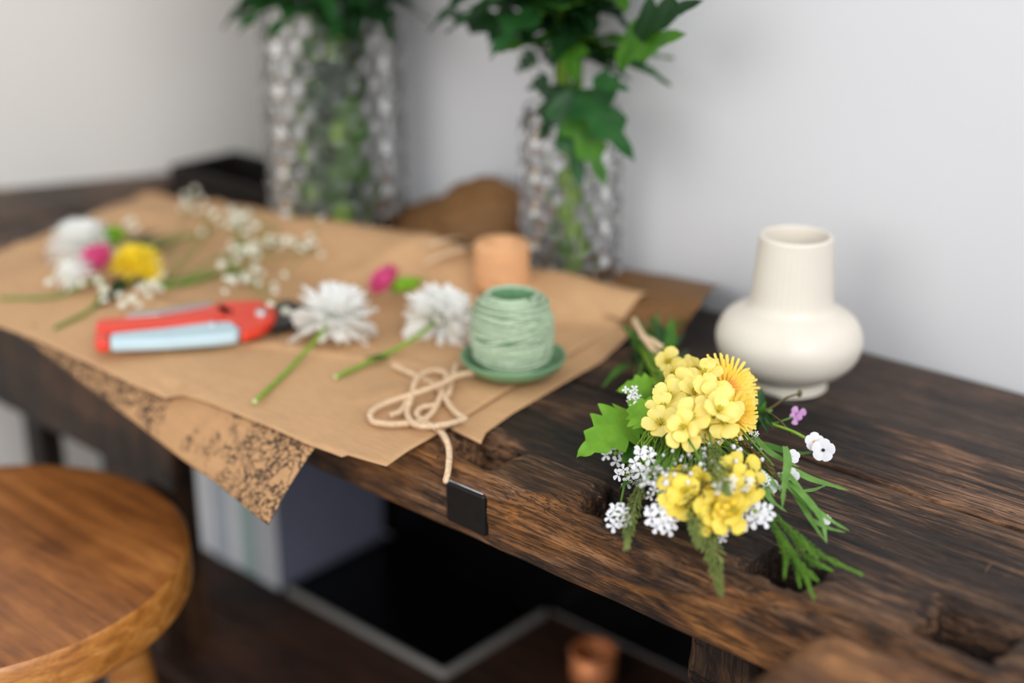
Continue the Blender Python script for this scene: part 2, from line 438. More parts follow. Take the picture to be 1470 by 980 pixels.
rbox((-.437, .650, .735), (-.385, .74, .799), .01, .003).build('wooden_block', M['bench_leg'], bench)
for (x0, y0, x1, y1, zt) in ((-.33, .64, -.25, .74, .797), (-1.13, .664, -1.06, .72, .797), (-1.34, .90, -1.27, .98, .797), (-.33, .90, -.25, .98, .797)):
    MB().box((x0, y0, .001), (x1, y1, zt)).build('leg', M['bench_leg'], bench, smooth=False, bevel=.004)
MB().box((-1.33, .72, .70), (-1.28, .965, .765)).build('end_rail', M['bench_leg'], bench, smooth=False, bevel=.003)
MB().box((-1.35, .64, .690), (-.98, .662, .797)).build('apron', M['bench_leg'], bench, smooth=False, bevel=.003)
MB().box((-1.262, .991, .47), (-.338, .9995, .797)).build('shade_panel', M['panel'], bench, smooth=False)['label'] = 'black panel added to darken the space under the top'  # added sheet that hides the lit wall and keeps the underside dark
MB().box((-1.335, .69, .05), (-1.30, .717, .797)).build('leg', M['bench_leg'], bench, smooth=False, bevel=.003)
MB().box((-1.335, .778, .05), (-1.30, .965, .70)).build('shade_board', M['bench_leg'], bench, smooth=False, bevel=.003)  # added dark board in place of the shade on the wall behind
MB().tube([V((-1.31, .70, .735)), V((-1.30, .76, .66)), V((-1.27, .86, .56))], .014, 10).build('brace', M['bench_leg'], bench)
for k, (y0, y1) in enumerate(((.66, .762), (.765, .878), (.881, .99))):
    MB().box((-1.262, y0, .45), (-.338, y1, .468)).build('shelf_board', M['shelf'], bench, smooth=False, bevel=.002)
MB().box((-1.27, .64, .40), (-.33, .658, .449)).build('shelf_rail', M['shelf'], bench, smooth=False, bevel=.003)
MB().box((-1.27, .90, .40), (-.33, .92, .449)).build('shelf_rail', M['shelf'], bench, smooth=False, bevel=.003)

dt = thing('corner_shade', 'low dark wooden tray standing in for shadow at the back bench corner beside the wide glass vase', 'shade_box', (-1.25, .95, .8465))  # made-up low box where the bench top only lies in shadow
MB().box((-1.335, .905, .8466), (-1.165, .998, .850)).build('shade_base', M['shade_box'], dt, smooth=False)
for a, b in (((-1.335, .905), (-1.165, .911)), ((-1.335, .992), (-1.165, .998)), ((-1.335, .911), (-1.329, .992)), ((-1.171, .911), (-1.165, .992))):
    MB().box((a[0], a[1], .8501), (b[0], b[1], .882)).build('side', M['shade_box'], dt, smooth=False, bevel=.0015)

# ------------------------------------------------------------------ under the bench
bx = -1.25
specs = [(.026, .262, 'book_g', 'pale grey book leftmost in the row under the workbench'),
         (.024, .250, 'book_s', 'thin grey green book second in the row under the workbench'),
         (.030, .270, 'book_w', 'white book third from the left in the row under the workbench'),
         (.026, .255, 'book_g', 'light grey book at the middle of the row under the workbench'),
         (.022, .268, 'book_w', 'narrow white book left of the sage spine under the workbench'),
         (.028, .265, 'book_s', 'sage green book beside the last white spine under the workbench'),
         (.036, .272, 'book_w', 'thick white book with slate blue cover at the right end of the row')]
tot = sum(s[0] for s in specs); bx = -1.076 - tot - .006
for wd, h, mk, lab in specs:
    x0, x1 = bx + .0006, bx + wd - .0006; y0 = .8255 + R(0, .003); y1 = y0 + .155; z0 = .4685
    b = thing('book', lab, 'book', ((x0 + x1) / 2, (y0 + y1) / 2, z0), 'books on the shelf under the workbench')
    MB().box((x0, y0, z0), (x1, y0 + .003, z0 + h)).build('spine', M[mk], b, smooth=False, bevel=.001)
    last = 'right end' in lab
    MB().box((x0, y0 + .003, z0), (x0 + .0025, y1, z0 + h)).build('cover', M[mk], b, smooth=False)
    c = MB().box((x1 - .0025, y0 + .003, z0), (x1, y1, z0 + h)).build('cover', M['book_b'] if last else M[mk], b, smooth=False)
    if last: c['label'] = 'slate blue glossy cover'
    MB().box((x0 + .0027, y0 + .0035, z0 + .004), (x1 - .0027, y1 - .004, z0 + h - .004)).build('pages', M['page'], b, smooth=False)
    bx += wd
tr = thing('framed_panel', 'black framed panel with silver edging lying flat on the shelf under the workbench', 'panel', (-.95, .9, .4685))
X0, X1, Y0, Y1, Z0 = -1.07, -.832, .8265, .985, .4685
MB().box((X0 + .006, Y0 + .006, Z0 + .001), (X1 - .006, Y1 - .006, Z0 + .006)).build('black_board', M['panel'], tr, smooth=False)
for a, b, mk in (((X0, Y0), (X1, Y0 + .005), 'silver'), ((X0, Y1 - .006), (X1, Y1), 'panel'), ((X0, Y0 + .005), (X0 + .006, Y1 - .006), 'panel'), ((X1 - .006, Y0 + .005), (X1, Y1 - .006), 'silver')):
    e = MB().box((a[0], a[1], Z0), (b[0], b[1], Z0 + .008)).build('edging', M[mk], tr, smooth=False, bevel=.001)
    if mk == 'silver': e['label'] = 'silver grey edging strip'
p = at(852, 945, .49)
tin = thing('copper_tin', 'small copper tin on the dark shelf right of the framed panel', 'tin', (p.x, p.y, .4685))
MB().lathe([(0, 0), (.021, 0), (.0225, .002), (.0225, .03), (.021, .03), (.021, .004), (0, .004)], 40, (p.x, p.y, .4685)).build('cup', M['copper'], tin)
MB().lathe([(.0222, .028), (.0238, .029), (.0238, .032), (.021, .032)], 40, (p.x, p.y, .4685)).build('rim', M['copper'], tin)

# ------------------------------------------------------------------ stool
sc = V((-.943, .429, 0)); SR = .1655
st = thing('round_stool', 'round brown wooden stool with a flat seat in front of the workbench', 'stool', sc)
def seat_prof():
    o = [(0.0001, .688), (SR - .02, .688)]
    for i in range(7): a = -PI / 2 + PI / 2 * i / 6; o.append((SR - .012 + .012 * math.cos(a), .70 + .012 * math.sin(a)))
    return o
MB().lathe(seat_prof() + [(SR, .712), (SR - .0006, .7255), (SR - .003, .7285)], 96, sc).build('seat_rim', M['stool_edge'], st)['label'] = 'lighter rounded edge of the seat'
MB().lathe([(SR - .003, .7285), (SR - .006, .7297), (SR - .012, .730), (.1, .7295), (.0001, .7290)], 96, sc).build('seat', M['stool'], st)
LA = [math.radians(a) for a in (-8, 82, 172, 262)]
for a in LA:
    d = V((math.cos(a), math.sin(a), 0))
    pts = [sc + d * (.105 + .075 * t) + V((0, 0, .688 * (1 - t) + .001)) for t in [i / 10 for i in range(11)]]
    MB().tube(pts, [.0175 + .004 * math.sin(PI * min(1, i / 8)) - .003 * (i / 10) for i in range(11)], 20).build('leg', M['stool_edge'], st)
for k in range(4):
    z = .25 + .03 * (k % 2); q = .105 + .075 * (1 - z / .688)
    a, b = [sc + V((math.cos(LA[i]), math.sin(LA[i]), 0)) * q + V((0, 0, z)) for i in (k, (k + 1) % 4)]
    MB().tube([a, a.lerp(b, .5), b], .0095, 12).build('rung', M['stool_edge'], st)

# ------------------------------------------------------------------ kraft paper
def polyline(pts):
    pts = [V(p) for p in pts]; L = [0]
    for a, b in zip(pts, pts[1:]): L.append(L[-1] + (b - a).length)
    def f(t):
        d = t * L[-1]
        for i in range(len(pts) - 1):
            if d <= L[i + 1] or i == len(pts) - 2:
                return pts[i].lerp(pts[i + 1], (d - L[i]) / max(1e-9, L[i + 1] - L[i]))
    return f
def coons(b, t, l, r):
    b, t, l, r = map(polyline, (b, t, l, r))
    return lambda u, v: (b(u) * (1 - v) + t(u) * v + l(v) * (1 - u) + r(v) * u) - (b(0) * (1 - u) * (1 - v) + b(1) * u * (1 - v) + t(0) * (1 - u) * v + t(1) * u * v)
def sheet(name, label, mat, edges, nu, nv, fn, zmin=.8512):
    s = coons(*edges)
    def g(u, v):
        p = s(u, v); return fn(p, u, v)
    o = MB().grid(g, nu, nv).build(name, mat, org=None, solid=.0005)
    tag(o, label, 'paper'); return o
FL = V((-1.226, .536, .846)); BL = V((-1.330, .872, .8545))
front = [FL] + px([(0, 470, .850), (110, 513, .850), (205, 557, .8485), (236, 571, .846), (262, 566, .849), (300, 578, .849), (440, 641, .8485), (555, 680, .846)])
right = px([(555, 680, .846), (612, 636, .852), (661, 602, .8545), (753, 543, .855), (888, 464, .857), (932, 428, .868)])
back = [BL] + px([(300, 290, .862), (390, 301, .880), (480, 316, .887), (600, 342, .887), (668, 360, .882), (745, 386, .874), (840, 408, .874), (932, 428, .868)])
BF = polyline(back)
left = [FL, V((-1.262, .652, .8535)), BL]
def topfn(p, u, v):
    z = .0022 * nz(p.x * 6, p.y * 7, 3) + .0012 * nz(p.x * 17, p.y * 15, 1) + .0022 * max(0, nz(p.x * 9 + p.y * 16, p.y * 3, 8)) + .0035 * max(0, .12 - abs(nz(p.x * 7 - p.y * 9, p.y * 6, 4))) / .12 * sst(.12, .3, v)
    z += .006 * sst(.82, .95, v) * sst(.45, .7, u) * (1 - sst(.95, 1, v) * .3)
    p = p.copy(); lift = BF(u).z - .856; p.z += z - lift * v + lift * sst(.74, 1, v)
    if p.y > .61: p.z = max(p.z, .8540)
    elif p.y > .575: p.z = max(p.z, .8515 + .0025 * sst(.575, .61, p.y))
    return p
kt = sheet('kraft_paper', 'large top sheet of brown kraft paper under the flowers, its corner over the bench edge', M['kraft'], (front, back, left, right), 110, 80, topfn)
from mathutils.bvhtree import BVHTree
BVH = BVHTree.FromPolygons([v.co[:] for v in kt.data.vertices], [tuple(p.vertices) for p in kt.data.polygons])
def pap(x, y, z=.857):
    """a point on the top kraft sheet (raised by z - .856)"""
    d = (FW * FPX + RT * (x - 735) + UP * (490 - y)).normalized()
    h = BVH.ray_cast(EYE, d)[0]
    if h is None: return at(x, y, z)
    k = z - .8562
    return h + d * (k / d.z)
def ppx(pts): return [pap(*p) for p in pts]
# second sheet showing along the right
f2 = px([(560, 600, .8512), (640, 612, .8515), (690, 637, .8512)]); r2 = px([(690, 637, .8512), (698, 620, .8515), (738, 592, .8515), (863, 519, .8515), (893, 492, .8535), (945, 432, .858)])
b2 = px([(700, 430, .852), (800, 430, .853), (945, 432, .858)]); l2 = px([(560, 600, .8512), (630, 510, .8515), (700, 430, .852)])
def lowfn(p, u, v):
    p = p.copy(); p.z = min(max(p.z + .0006 * nz(p.x * 20, p.y * 20), .8513), .8527 if u < .8 else .9); return p
sheet('kraft_paper', 'second kraft sheet showing as a strip below the green saucer on the bench', M['kraft'], (f2, b2, l2, r2), 50, 50, lowfn)
# printed sheet hanging over the edge
f3 = px([(30, 482, .842), (200, 612, .815), (385, 752, .800)]); r3 = px([(385, 752, .800), (420, 700, .822), (455, 650, .843), (485, 610, .8512)])
l3 = px([(30, 482, .842), (60, 470, .8495)]) ; b3 = px([(60, 470, .8495), (250, 530, .8512), (485, 610, .8512)])
def printfn(p, u, v):
    p = p.copy(); p.z += .0025 * nz(p.x * 14, p.y * 14, 5) * (1 - v) + .006 * math.sin(v * PI) * (1 if v < .6 else 1)
    if p.y > .606: p.z = .8510
    elif p.y > .59: p.z = max(p.z, .8485)
    k = .847 - (p.y - .5) * .0
    return p
sheet('printed_paper', 'kraft sheet printed with black sprigs, hanging over the bench edge above the books', M['kraft_print'], (f3, b3, l3, r3), 80, 30, printfn)
# curled sheet against the wall at the right
f4 = px([(868, 452, .8615), (915, 470, .856), (975, 487, .851)]); b4 = [atY(770, 372, .99), atY(880, 384, .992), atY(960, 396, .994), atY(1034, 410, .996)]
r4 = px([(975, 487, .851), (985, 470, .862), (1005, 448, .876)]) + [b4[-1]]; l4 = [f4[0], b4[0]]
def curlfn(p, u, v):
    p = p.copy(); p.z += .008 * math.sin(PI * v) * sst(.3, 1, u) + .001 * nz(p.x * 30, p.y * 30); p.z = max(p.z, .8525); p.y = min(p.y, 1.003); return p
sheet('curled_paper', 'curled brown paper sheet lifting off the bench left of the white vase', M['kraft_dark'], (f4, b4, l4, r4), 40, 30, curlfn)
# dark crumpled paper between the glass vases
tp = [atY(x, y, .985) for x, y in ((560, 298), (598, 292), (634, 279), (662, 262), (690, 252), (716, 253), (740, 268), (757, 300))]
bt = [V((tp[0].x - .0, .955, .852)), V((-1.0, .94, .853)), V((-.93, .93, .853)), V((tp[-1].x, .955, .852))]
hp = coons(bt, tp, [bt[0], tp[0]], [bt[-1], tp[-1]])
def humpf(u, v):
    p = hp(u, v); k = math.sin(PI * min(v, .999)) * math.sin(PI * u)
    p = p + V((0, -.014 * k + .006 * nz(u * 7, v * 6, 2), .004 * nz(u * 9, v * 8))); p.y = min(p.y, 1.0); p.z = max(p.z, .852); return p
tag(MB().grid(humpf, 50, 30).build('crumpled_paper', M['kraft_dark'], solid=.0006), 'dark brown crumpled paper standing against the wall between the two glass vases', 'paper')

# ------------------------------------------------------------------ twine
def rope(m, pts, r, n, turns, plies=2):
    c = spline(pts, n); a = None
    P = [[] for _ in range(plies)]
    for i, p in enumerate(c):
        t = (c[min(i + 1, n - 1)] - c[max(i - 1, 0)]).normalized()
        if a is None: a = t.orthogonal().normalized()
        a = (a - t * a.dot(t)).normalized(); b = t.cross(a)
        for k in range(plies):
            q = 2 * PI * (turns * i / n + k / plies); P[k].append(p + (a * math.cos(q) + b * math.sin(q)) * r * .52)
    for k in range(plies): m.tube(P[k], r * .62, 6)
def cp(x, y, z): return (500 + x / 4.083, 480 + y / 4.083, z)
m = MB()
Z = .8585
rope(m, px([cp(262, 182, Z), cp(330, 210, Z), cp(400, 243, Z), cp(470, 275, Z - .001), cp(540, 330, Z), cp(590, 410, Z), cp(640, 465, Z + .001), cp(684, 497, Z + .001), cp(640, 510, Z + .003), cp(560, 530, Z + .004), cp(450, 538, Z + .003), cp(375, 515, Z + .002),
         cp(345, 450, Z), cp(370, 370, Z + .004), cp(390, 290, Z + .005), cp(430, 235, Z + .003), cp(510, 212, Z + .001), cp(575, 235, Z + .001), cp(560, 300, Z + .001), cp(530, 390, Z), cp(490, 460, Z), cp(440, 500, Z), cp(400, 470, Z), cp(430, 430, Z), cp(510, 415, Z)]), .0024, 260, 70)
rope(m, px([cp(735, 225, Z + .003), cp(650, 238, Z + .005), cp(560, 285, Z + .006), cp(440, 330, Z + .007), cp(340, 362, Z + .004), cp(210, 408, Z), cp(135, 458, Z), cp(145, 508, Z), cp(240, 524, Z), cp(340, 522, Z), cp(420, 512, Z - .001), cp(500, 540, Z - .001), cp(545, 575, .857), cp(578, 630, .856), cp(592, 700, .852), cp(586, 790, .8485), cp(570, 865, .842)]), .0024, 220, 55)
rope(m, px([cp(250, 472, Z), cp(300, 455, Z), cp(330, 420, Z + .001), cp(355, 380, Z + .001)]), .0022, 40, 10)
rope(m, px([cp(640, 175, Z), cp(615, 235, Z), cp(600, 300, Z), cp(585, 360, Z)]), .0022, 40, 10)
o = tag(m.build('twine_tangle', M['twine'], org=at(598, 580, .855)), 'loose tangle of natural jute twine at the kraft paper corner', 'twine')

def wound(m, prof, turns, yarn, n_per=40, tilt=.003, seed=0):
    """one yarn wound over a profile function prof(t)->(r,z)"""
    pts = []
    N = turns * n_per
    for i in range(N):
        t = i / N; a = 2 * PI * i / n_per
        r, z = prof(t); k = int(i / n_per)
        z += tilt * math.sin(PI * t) ** .8 * math.sin(a + 2.1 * math.floor(k / 3) + seed)
        pts.append((r * math.cos(a), r * math.sin(a), z))
    m.tube(pts, yarn, 5)
    return m
bc = at(737, 530, .857)
sau = thing('saucer', 'small green glazed saucer under the ball of green twine', 'saucer', (bc.x, bc.y, .8568))
MB().lathe([(.0001, 0), (.026, 0), (.030, .001), (.036, .004), (.0402, .0105), (.0408, .0125), (.0395, .0128), (.0375, .010), (.033, .0052), (.028, .0036), (.0001, .0034)], 72, (bc.x, bc.y, .8568)).build('dish', M['green_glaze'], sau)
zb = .8568 + .0038
ball = thing('twine_ball', 'ball of pale green twine with an open top standing on the green saucer', 'twine', (bc.x - .002, bc.y + .001, zb))
def bp(t):
    z = t * .056; q = (z - .026) / .034
    return (.0300 * math.sqrt(max(.36, 1 - abs(q) ** 2.8)), z + .0015)
m = MB(); wound(m, bp, 27, .00115, 40, .0018); wound(m, lambda t: (bp(1 - t)[0] + .0012, bp(1 - t)[1]), 12, .00125, 40, .006, 1.3); wound(m, lambda t: (bp(t)[0] + .001, bp(t)[1]), 10, .00125, 40, -.008, 2.2)
for k in range(len(m.v)): m.v[k] = m.v[k] + ball.location; m.v[k].z = max(m.v[k].z, zb)
m.build('winding', M['twine_green'], ball)
MB().lathe([(.0001, .001), (.012, .001), (.025, .004), (.0290, .018), (.0295, .03), (.0275, .043), (.022, .052), (.0175, .056), (.0155, .0565), (.0145, .05), (.0135, .012), (.0001, .010)], 48, ball.location).build('core', M['core_shade'], ball)
scp = pap(716, 413, .857)
sp = thing('twine_spool', 'peach coloured twine spool behind the green twine ball', 'twine', (scp.x, scp.y + .004, scp.z + .001))
m = MB(); wound(m, lambda t: (.0232, .002 + t * .036), 20, .0013, 36, .0006)
wound(m, lambda t: (.0228 - .0095 * t, .0385 + .001 * math.sin(PI * t)), 6, .0014, 36, .0)
for k in range(len(m.v)): m.v[k] = m.v[k] + sp.location
m.build('winding', M['twine_peach'], sp)
MB().lathe([(.0001, 0), (.0225, 0), (.0228, .002), (.0228, .037), (.021, .0385), (.013, .0385), (.0105, .037), (.010, .01), (.0001, .009)], 40, sp.location).build('core', M['twine_peach'], sp)
# slack cord behind the spool
m = MB()
rope(m, ppx([(612, 352, .863), (640, 345, .864), (672, 345, .864), (700, 352, .864), (726, 362, .862), (745, 378, .862)]), .0024, 90, 22)
rope(m, ppx([(610, 378, .86), (636, 366, .86), (668, 358, .862), (700, 356, .862), (722, 366, .86)]), .0024, 90, 22)
tag(m.build('slack_cord', M['twine'], org=at(670, 350, .872)), 'slack jute cord lying behind the peach spool', 'cord')

# ------------------------------------------------------------------ cream vase
vc = V((-.5225, .8965, .8455))
va = thing('ceramic_vase', 'cream ceramic vase with squat body and tall neck on the bench by the wall', 'vase', vc)
ctrl = [(.0001, 0), (.029, 0), (.0308, .001), (.0312, .004), (.031, .008), (.034, .0105), (.043, .0155), (.0515, .0245), (.0552, .035), (.0545, .0445), (.0495, .054), (.041, .0600), (.0345, .0630), (.0318, .0665), (.0305, .073), (.0296, .085), (.0285, .1), (.0277, .113), (.0275, .1175), (.0268, .1192), (.0250, .1195), (.0238, .118), (.0236, .105), (.025, .08), (.026, .066), (.04, .052), (.048, .035), (.04, .018), (.0001, .012)]
pr = spline([V((a, b, 0)) for a, b in ctrl], 150)
MB().lathe([(max(.0001, q.x), q.y) for q in pr], 120, vc, lambda a, z, i: .00035 * math.cos(a * 40) * sst(.066, .072, z) * (1 - sst(.108, .114, z)) if i < 110 else 0).build('body', M['ceramic'], va)

# ------------------------------------------------------------------ bubbled glass vases
def glass_vase(label, c, r, h, bump_r, group):
    t = thing('glass_vase', label, 'vase', c, group)
    nrow = int(h * .86 / (bump_r * 1.9)); ncol = int(2 * PI * r / (bump_r * 2.0))
    prof = [(.0001, 0), (r * .9, 0), (r * .97, .002)]
    nzr = 90
    for i in range(nzr): prof.append((r, .004 + (h - .006) * i / (nzr - 1)))
    n0 = len(prof)
    prof += [(r - .001, h), (r - .003, h), (r - .004, h - .002)] + [(r - .0042, h - .01 - (h - .022) * i / 12) for i in range(13)] + [(r * .8, .009), (.0001, .008)]
    def fn(a, z, i):
        if i >= n0 or z > h * .93 or z < .006: return 0
        row = (z - .006) / (bump_r * 1.9); k = math.floor(row); fz = (row - k - .5) * 1.9
        col = a / (2 * PI) * ncol + .5 * (k % 2); fa = (col - math.floor(col) - .5) * 2
        d = math.hypot(fa, fz)
        return bump_r * .55 * math.sqrt(max(0, 1 - d * d))
    MB().lathe(prof, 192, c, fn).build('vessel', M['glass'], t)
    return t
V1 = V((-1.076, .929, .8520)); V2 = V((-.790, .9555, .8560))
glass_vase('wide clear bubbled glass vase at left full of leafy green stems', V1, .0655, .245, .0105, None)
glass_vase('narrower clear bubbled glass vase at right with drooping green leaves', V2, .0425, .160, .008, None)

# leaf shapes -------------------------------------------------------
def leaf(m, base, tip, width, nrm, lobes=0, depth=.5, fold=.15, droop=.0, rows=22, teeth=0, shape=.45, curl=0.):
    base, tip = V(base), V(tip); ax = tip - base; L = ax.length; t = ax.normalized()
    nrm = V(nrm); nrm = (nrm - t * nrm.dot(t)).normalized(); s = t.cross(nrm)
    vs = []
    for i in range(rows + 1):
        u = i / rows
        w = math.sin(PI * u ** shape) if u < 1 else 0
        w = max(w, .03 * (1 - u))
        sh = 0
        if lobes:
            q = (u * lobes) % 1.0; k = (1 - depth) + depth * (1 - abs(q - .62) / .62 if q < .62 else (1 - q) / .38) ; w *= k; sh = .10 * k * L * (1 - u)
        if teeth:
            q = (u * teeth) % 1.0; w *= 1 - .22 * (1 - q) * 1
        c = base + ax * u + nrm * (-droop * L * (u - .0) ** 2 + curl * L * math.sin(PI * u))
        for k in (-1, -.5, 0, .5, 1):
            vs.append(c + s * (k * w * width) + t * (abs(k) * sh) + nrm * (fold * abs(k) * w * width - .03 * width * (1 - abs(k)) ) + nrm * (.05 * width * math.sin(u * 23 + 2 * k) * abs(k)))
    m.add(vs, [(i * 5 + k, i * 5 + k + 1, i * 5 + 5 + k + 1, i * 5 + 5 + k) for i in range(rows) for k in range(4)])
    return m
def mk_leafmesh(name, mat, **kw):
    m = MB(); leaf(m, (0, 0, 0), (0, 1, 0), kw.pop('width', .28), (0, 0, 1), **kw); return m.mesh(name, mat)
LM = [mk_leafmesh('leaf', M['leaf_dark'], width=.32, lobes=3, depth=.62, droop=.22, rows=30),
      mk_leafmesh('leaf', M['leaf_mid'], width=.30, lobes=3, depth=.55, droop=.12, rows=30),
      mk_leafmesh('leaf', M['leaf_deep'], width=.34, lobes=4, depth=.55, droop=.3, rows=32)]
def leafrot(d, up=(0, 0, 1)):
    y = V(d).normalized(); z = V(up); z = (z - y * z.dot(y)); z = z.normalized() if z.length > 1e-4 else y.orthogonal().normalized()
    x = y.cross(z); return Matrix((x, y, z)).transposed().to_quaternion()
def leafy_stem(label, group, pts, r, mat, first, nleaf, ln, bias=None, lm=(0, 1, 2), spread=.5):
    t = thing('leafy_stem', label, 'plant', pts[0], group)
    c = spline(pts, 30); MB().tube(c, [r * (1 - .35 * i / 29) for i in range(30)], 8).build('stem', mat, t)
    for k in range(nleaf):
        u = first + (1 - first) * (k + R(.1, .9)) / nleaf
        i = min(28, int(u * 29)); p = c[i].lerp(c[i + 1], u * 29 - i)
        a = k * 2.4 + R(-.5, .5); d = V((math.cos(a), math.sin(a), R(-.2, spread)))
        if bias: d += V(bias)
        q = p + d.normalized() * .06
        if q.y > .98: d.y = -abs(d.y) * .5
        inst('leaf', LM[random.choice(lm)], t, p, leafrot(d), ln * R(.75, 1.2))
    return t
gl = 'upright leafy green stem standing in the wide bubbled glass vase'
for k in range(9):
    a = k * 2.4; r0 = .043 * math.sqrt((k + .5) / 9)
    b = V1 + V((r0 * math.cos(a), r0 * math.sin(a), .010)); a2 = a + R(-.6, .6)
    tp_ = V1 + V((.05 * math.cos(a2), min(.045, .05 * math.sin(a2)), R(.38, .44)))
    mid = b.lerp(tp_, .5); mid.x = V1.x + (mid.x - V1.x) * .55; mid.y = V1.y + (mid.y - V1.y) * .55
    s_ = leafy_stem(gl, 'stems in the wide glass vase', [b, mid, tp_], R(.0032, .0046), M['stem_bright'] if k % 2 else M['leaf_mid'], .585, 24, .10, (-.25, -.1, .0), (0, 2, 2), .25)
    if k < 7:   # leaves left on the stems inside the glass
        for q in range(7):
            p_ = b.lerp(mid, .04 + .13 * q + R(0, .06)); d = V((R(-1, 1), R(-1, 1), 0)).normalized() * .25 + V((0, 0, R(.8, 1.0)))
            inst('leaf', LM[(1, 2, 1, 0)[(k + q) % 4]], s_, p_, leafrot(d, (math.cos(q + k), math.sin(q + k), .2)), R(.055, .085))
gr = 'leafy chrysanthemum stem standing in the narrower bubbled glass vase'
tops = [(-.07, -.02, .36), (-.035, .01, .42), (.0, -.04, .40), (.03, .015, .43), (.065, -.01, .38), (-.01, .02, .35), (.02, -.05, .33)]
for k, tt in enumerate(tops):
    a = k * 2.4; r0 = .026 * math.sqrt((k + .5) / 7)
    b = V2 + V((r0 * math.cos(a), r0 * math.sin(a), .010)); tp_ = V2 + V(tt); n_ = V2 + V((r0 * .4 * math.cos(a + 2), r0 * .4 * math.sin(a + 2), .16))
    leafy_stem(gr, 'stems in the narrower glass vase', [b, n_, n_.lerp(tp_, .5), tp_], R(.003, .0042), M['stem_bright'] if k % 2 else M['leaf_mid'], .46, 14, .088, None, (0, 1, 2), .35)
    last = bpy.data.objects[-1] if False else None
# the big leaves that can be told apart in the narrow vase: one stem of its own
bs = thing('leafy_stem', 'leafy stem with big lobed leaves drooping over the rim of the narrower glass vase', 'plant', V2 + V((0, -.01, .010)))
sp_ = spline([V2 + V((0, -.01, .010)), V2 + V((.0, -.012, .17)), V2 + V((.0, -.02, .26)), V2 + V((.01, -.03, .4))], 30)
MB().tube(sp_, .004, 8).build('stem', M['stem_bright'], bs)
D2 = .905
def bigleaf(bpx, tpx, Yb, Yt, wd, mk, lob=3, droop=0., nrm=None):
    b, t_ = atY(*bpx, Yb), atY(*tpx, Yt); m = MB()
    leaf(m, b, t_, wd, nrm or toeye(b, .4), lobes=lob, depth=.5, droop=droop, rows=36, fold=.12)
    m.build('leaf', M[mk], bs)
bigleaf((815, 120), (833, 275), .905, .885, .024, 'leaf_dark'); bigleaf((830, 125), (912, 232), .905, .89, .024, 'leaf_dark')
bigleaf((812, 118), (775, 205), .905, .895, .020, 'leaf_deep'); bigleaf((820, 150), (872, 270), .90, .89, .02, 'leaf_mid')
bigleaf((745, 40), (640, 22), .91, .90, .02, 'leaf_deep'); bigleaf((880, 75), (985, 48), .90, .88, .024, 'leaf_mid'); bigleaf((905, 40), (1010, 0), .90, .88, .02, 'leaf_deep')
bigleaf((760, 30), (700, 75), .91, .9, .016, 'leaf_dark'); bigleaf((850, 110), (905, 130), .9, .9, .012, 'leaf_dark'); bigleaf((770, 75), (740, 105), .91, .9, .011, 'leaf_deep'); bigleaf((790, 110), (755, 130), .91, .9, .010, 'leaf_deep')

# ------------------------------------------------------------------ flowers lying on the paper
def petal_mesh(name, mat, L, W, curl, tipw=.5, rows=7, cup=.15):
    m = MB(); vs = []
    for i in range(rows + 1):
        u = i / rows; w = W * (.35 + .65 * math.sin(PI * min(1, u * .62 + .05))) * (1 if u < .85 else math.sqrt(max(.03, 1 - ((u - .85) / .152) ** 2)))
        z = curl * L * u * u
        for k in (-1, 0, 1): vs.append((k * w / 2, u * L, z + cup * W * abs(k)))
    m.add(vs, [(i * 3 + k, i * 3 + k + 1, i * 3 + 4 + k, i * 3 + 3 + k) for i in range(rows) for k in range(2)])
    return m.mesh(name, mat)
PM_mum = petal_mesh('petal', M['white_petal'], 1, .25, .16, cup=.35)
PM_mum_y = petal_mesh('petal', M['yellow_mum'], 1, .26, .22)
PM_pink = petal_mesh('petal', M['pink'], 1, .55, .3, cup=.3)
PM_lime = petal_mesh('petal', M['lime'], 1, .4, .5, cup=.25)
def bloom(parent, c, axis, rad, pm, n, core, corename='flower_centre', lo=-40, hi=88, zfloor=None, rag=.4):
    """rosette of petals about axis; petals are children of parent"""
    c = V(c); Q = quat(axis)
    for k in range(n):
        f = (k + .5) / n; el = math.radians(hi + (lo - hi) * f ** .8 + R(-12, 12) * rag); az = k * 2.39996 + R(-.25, .25) * rag
        d = Q @ V((math.cos(el) * math.cos(az), math.cos(el) * math.sin(az), math.sin(el)))
        L = rad * (.62 + .38 * f) * R(1 - .2 * rag, 1 + .12 * rag)
        if zfloor is not None and c.z + d.z * L < zfloor:
            d.z = (zfloor - c.z) / L; d.normalize()
        inst('petal', pm, parent, c + d * rad * .06, leafrot(d, Q @ V((0, 0, 1)) if el < 1.2 else Q @ V((1, 0, 0))), L)
    return Q
def mum(label, c, axis, rad, stem_px, leafspec=None):
    t = thing('white_chrysanthemum', label, 'flower', c)
    bloom(t, c, axis, rad, PM_mum, 160, None, zfloor=.8575, lo=-58, rag=1)
    a = V(axis).normalized(); cb = V(c) - a * rad * .12
    MB().ell(cb, (quat(a) @ V((.007, 0, 0)), quat(a) @ V((0, .007, 0)), a * .006), 14, 8).build('calyx', M['leaf_mid'], t)
    pts = spline([cb] + px(stem_px), 24)
    MB().tube(pts, [.0018] * 24, 8).build('stem', M['stem_bright'], t)
    e = pts[-1]; d = (pts[-1] - pts[-2]).normalized()
    MB().tube([e - d * .0002, e + d * .0012], .0021, 8).build('cut_end', M['chrys_core'], t)['label'] = 'pale cut end of the stem'
    for b, tp__, wd in leafspec or []:
        m = MB(); leaf(m, at(*b), at(*tp__), wd, (0, 0, 1), lobes=2, depth=.3); m.build('leaf', M['leaf_mid'], t)
c1 = at(478, 450, .876)
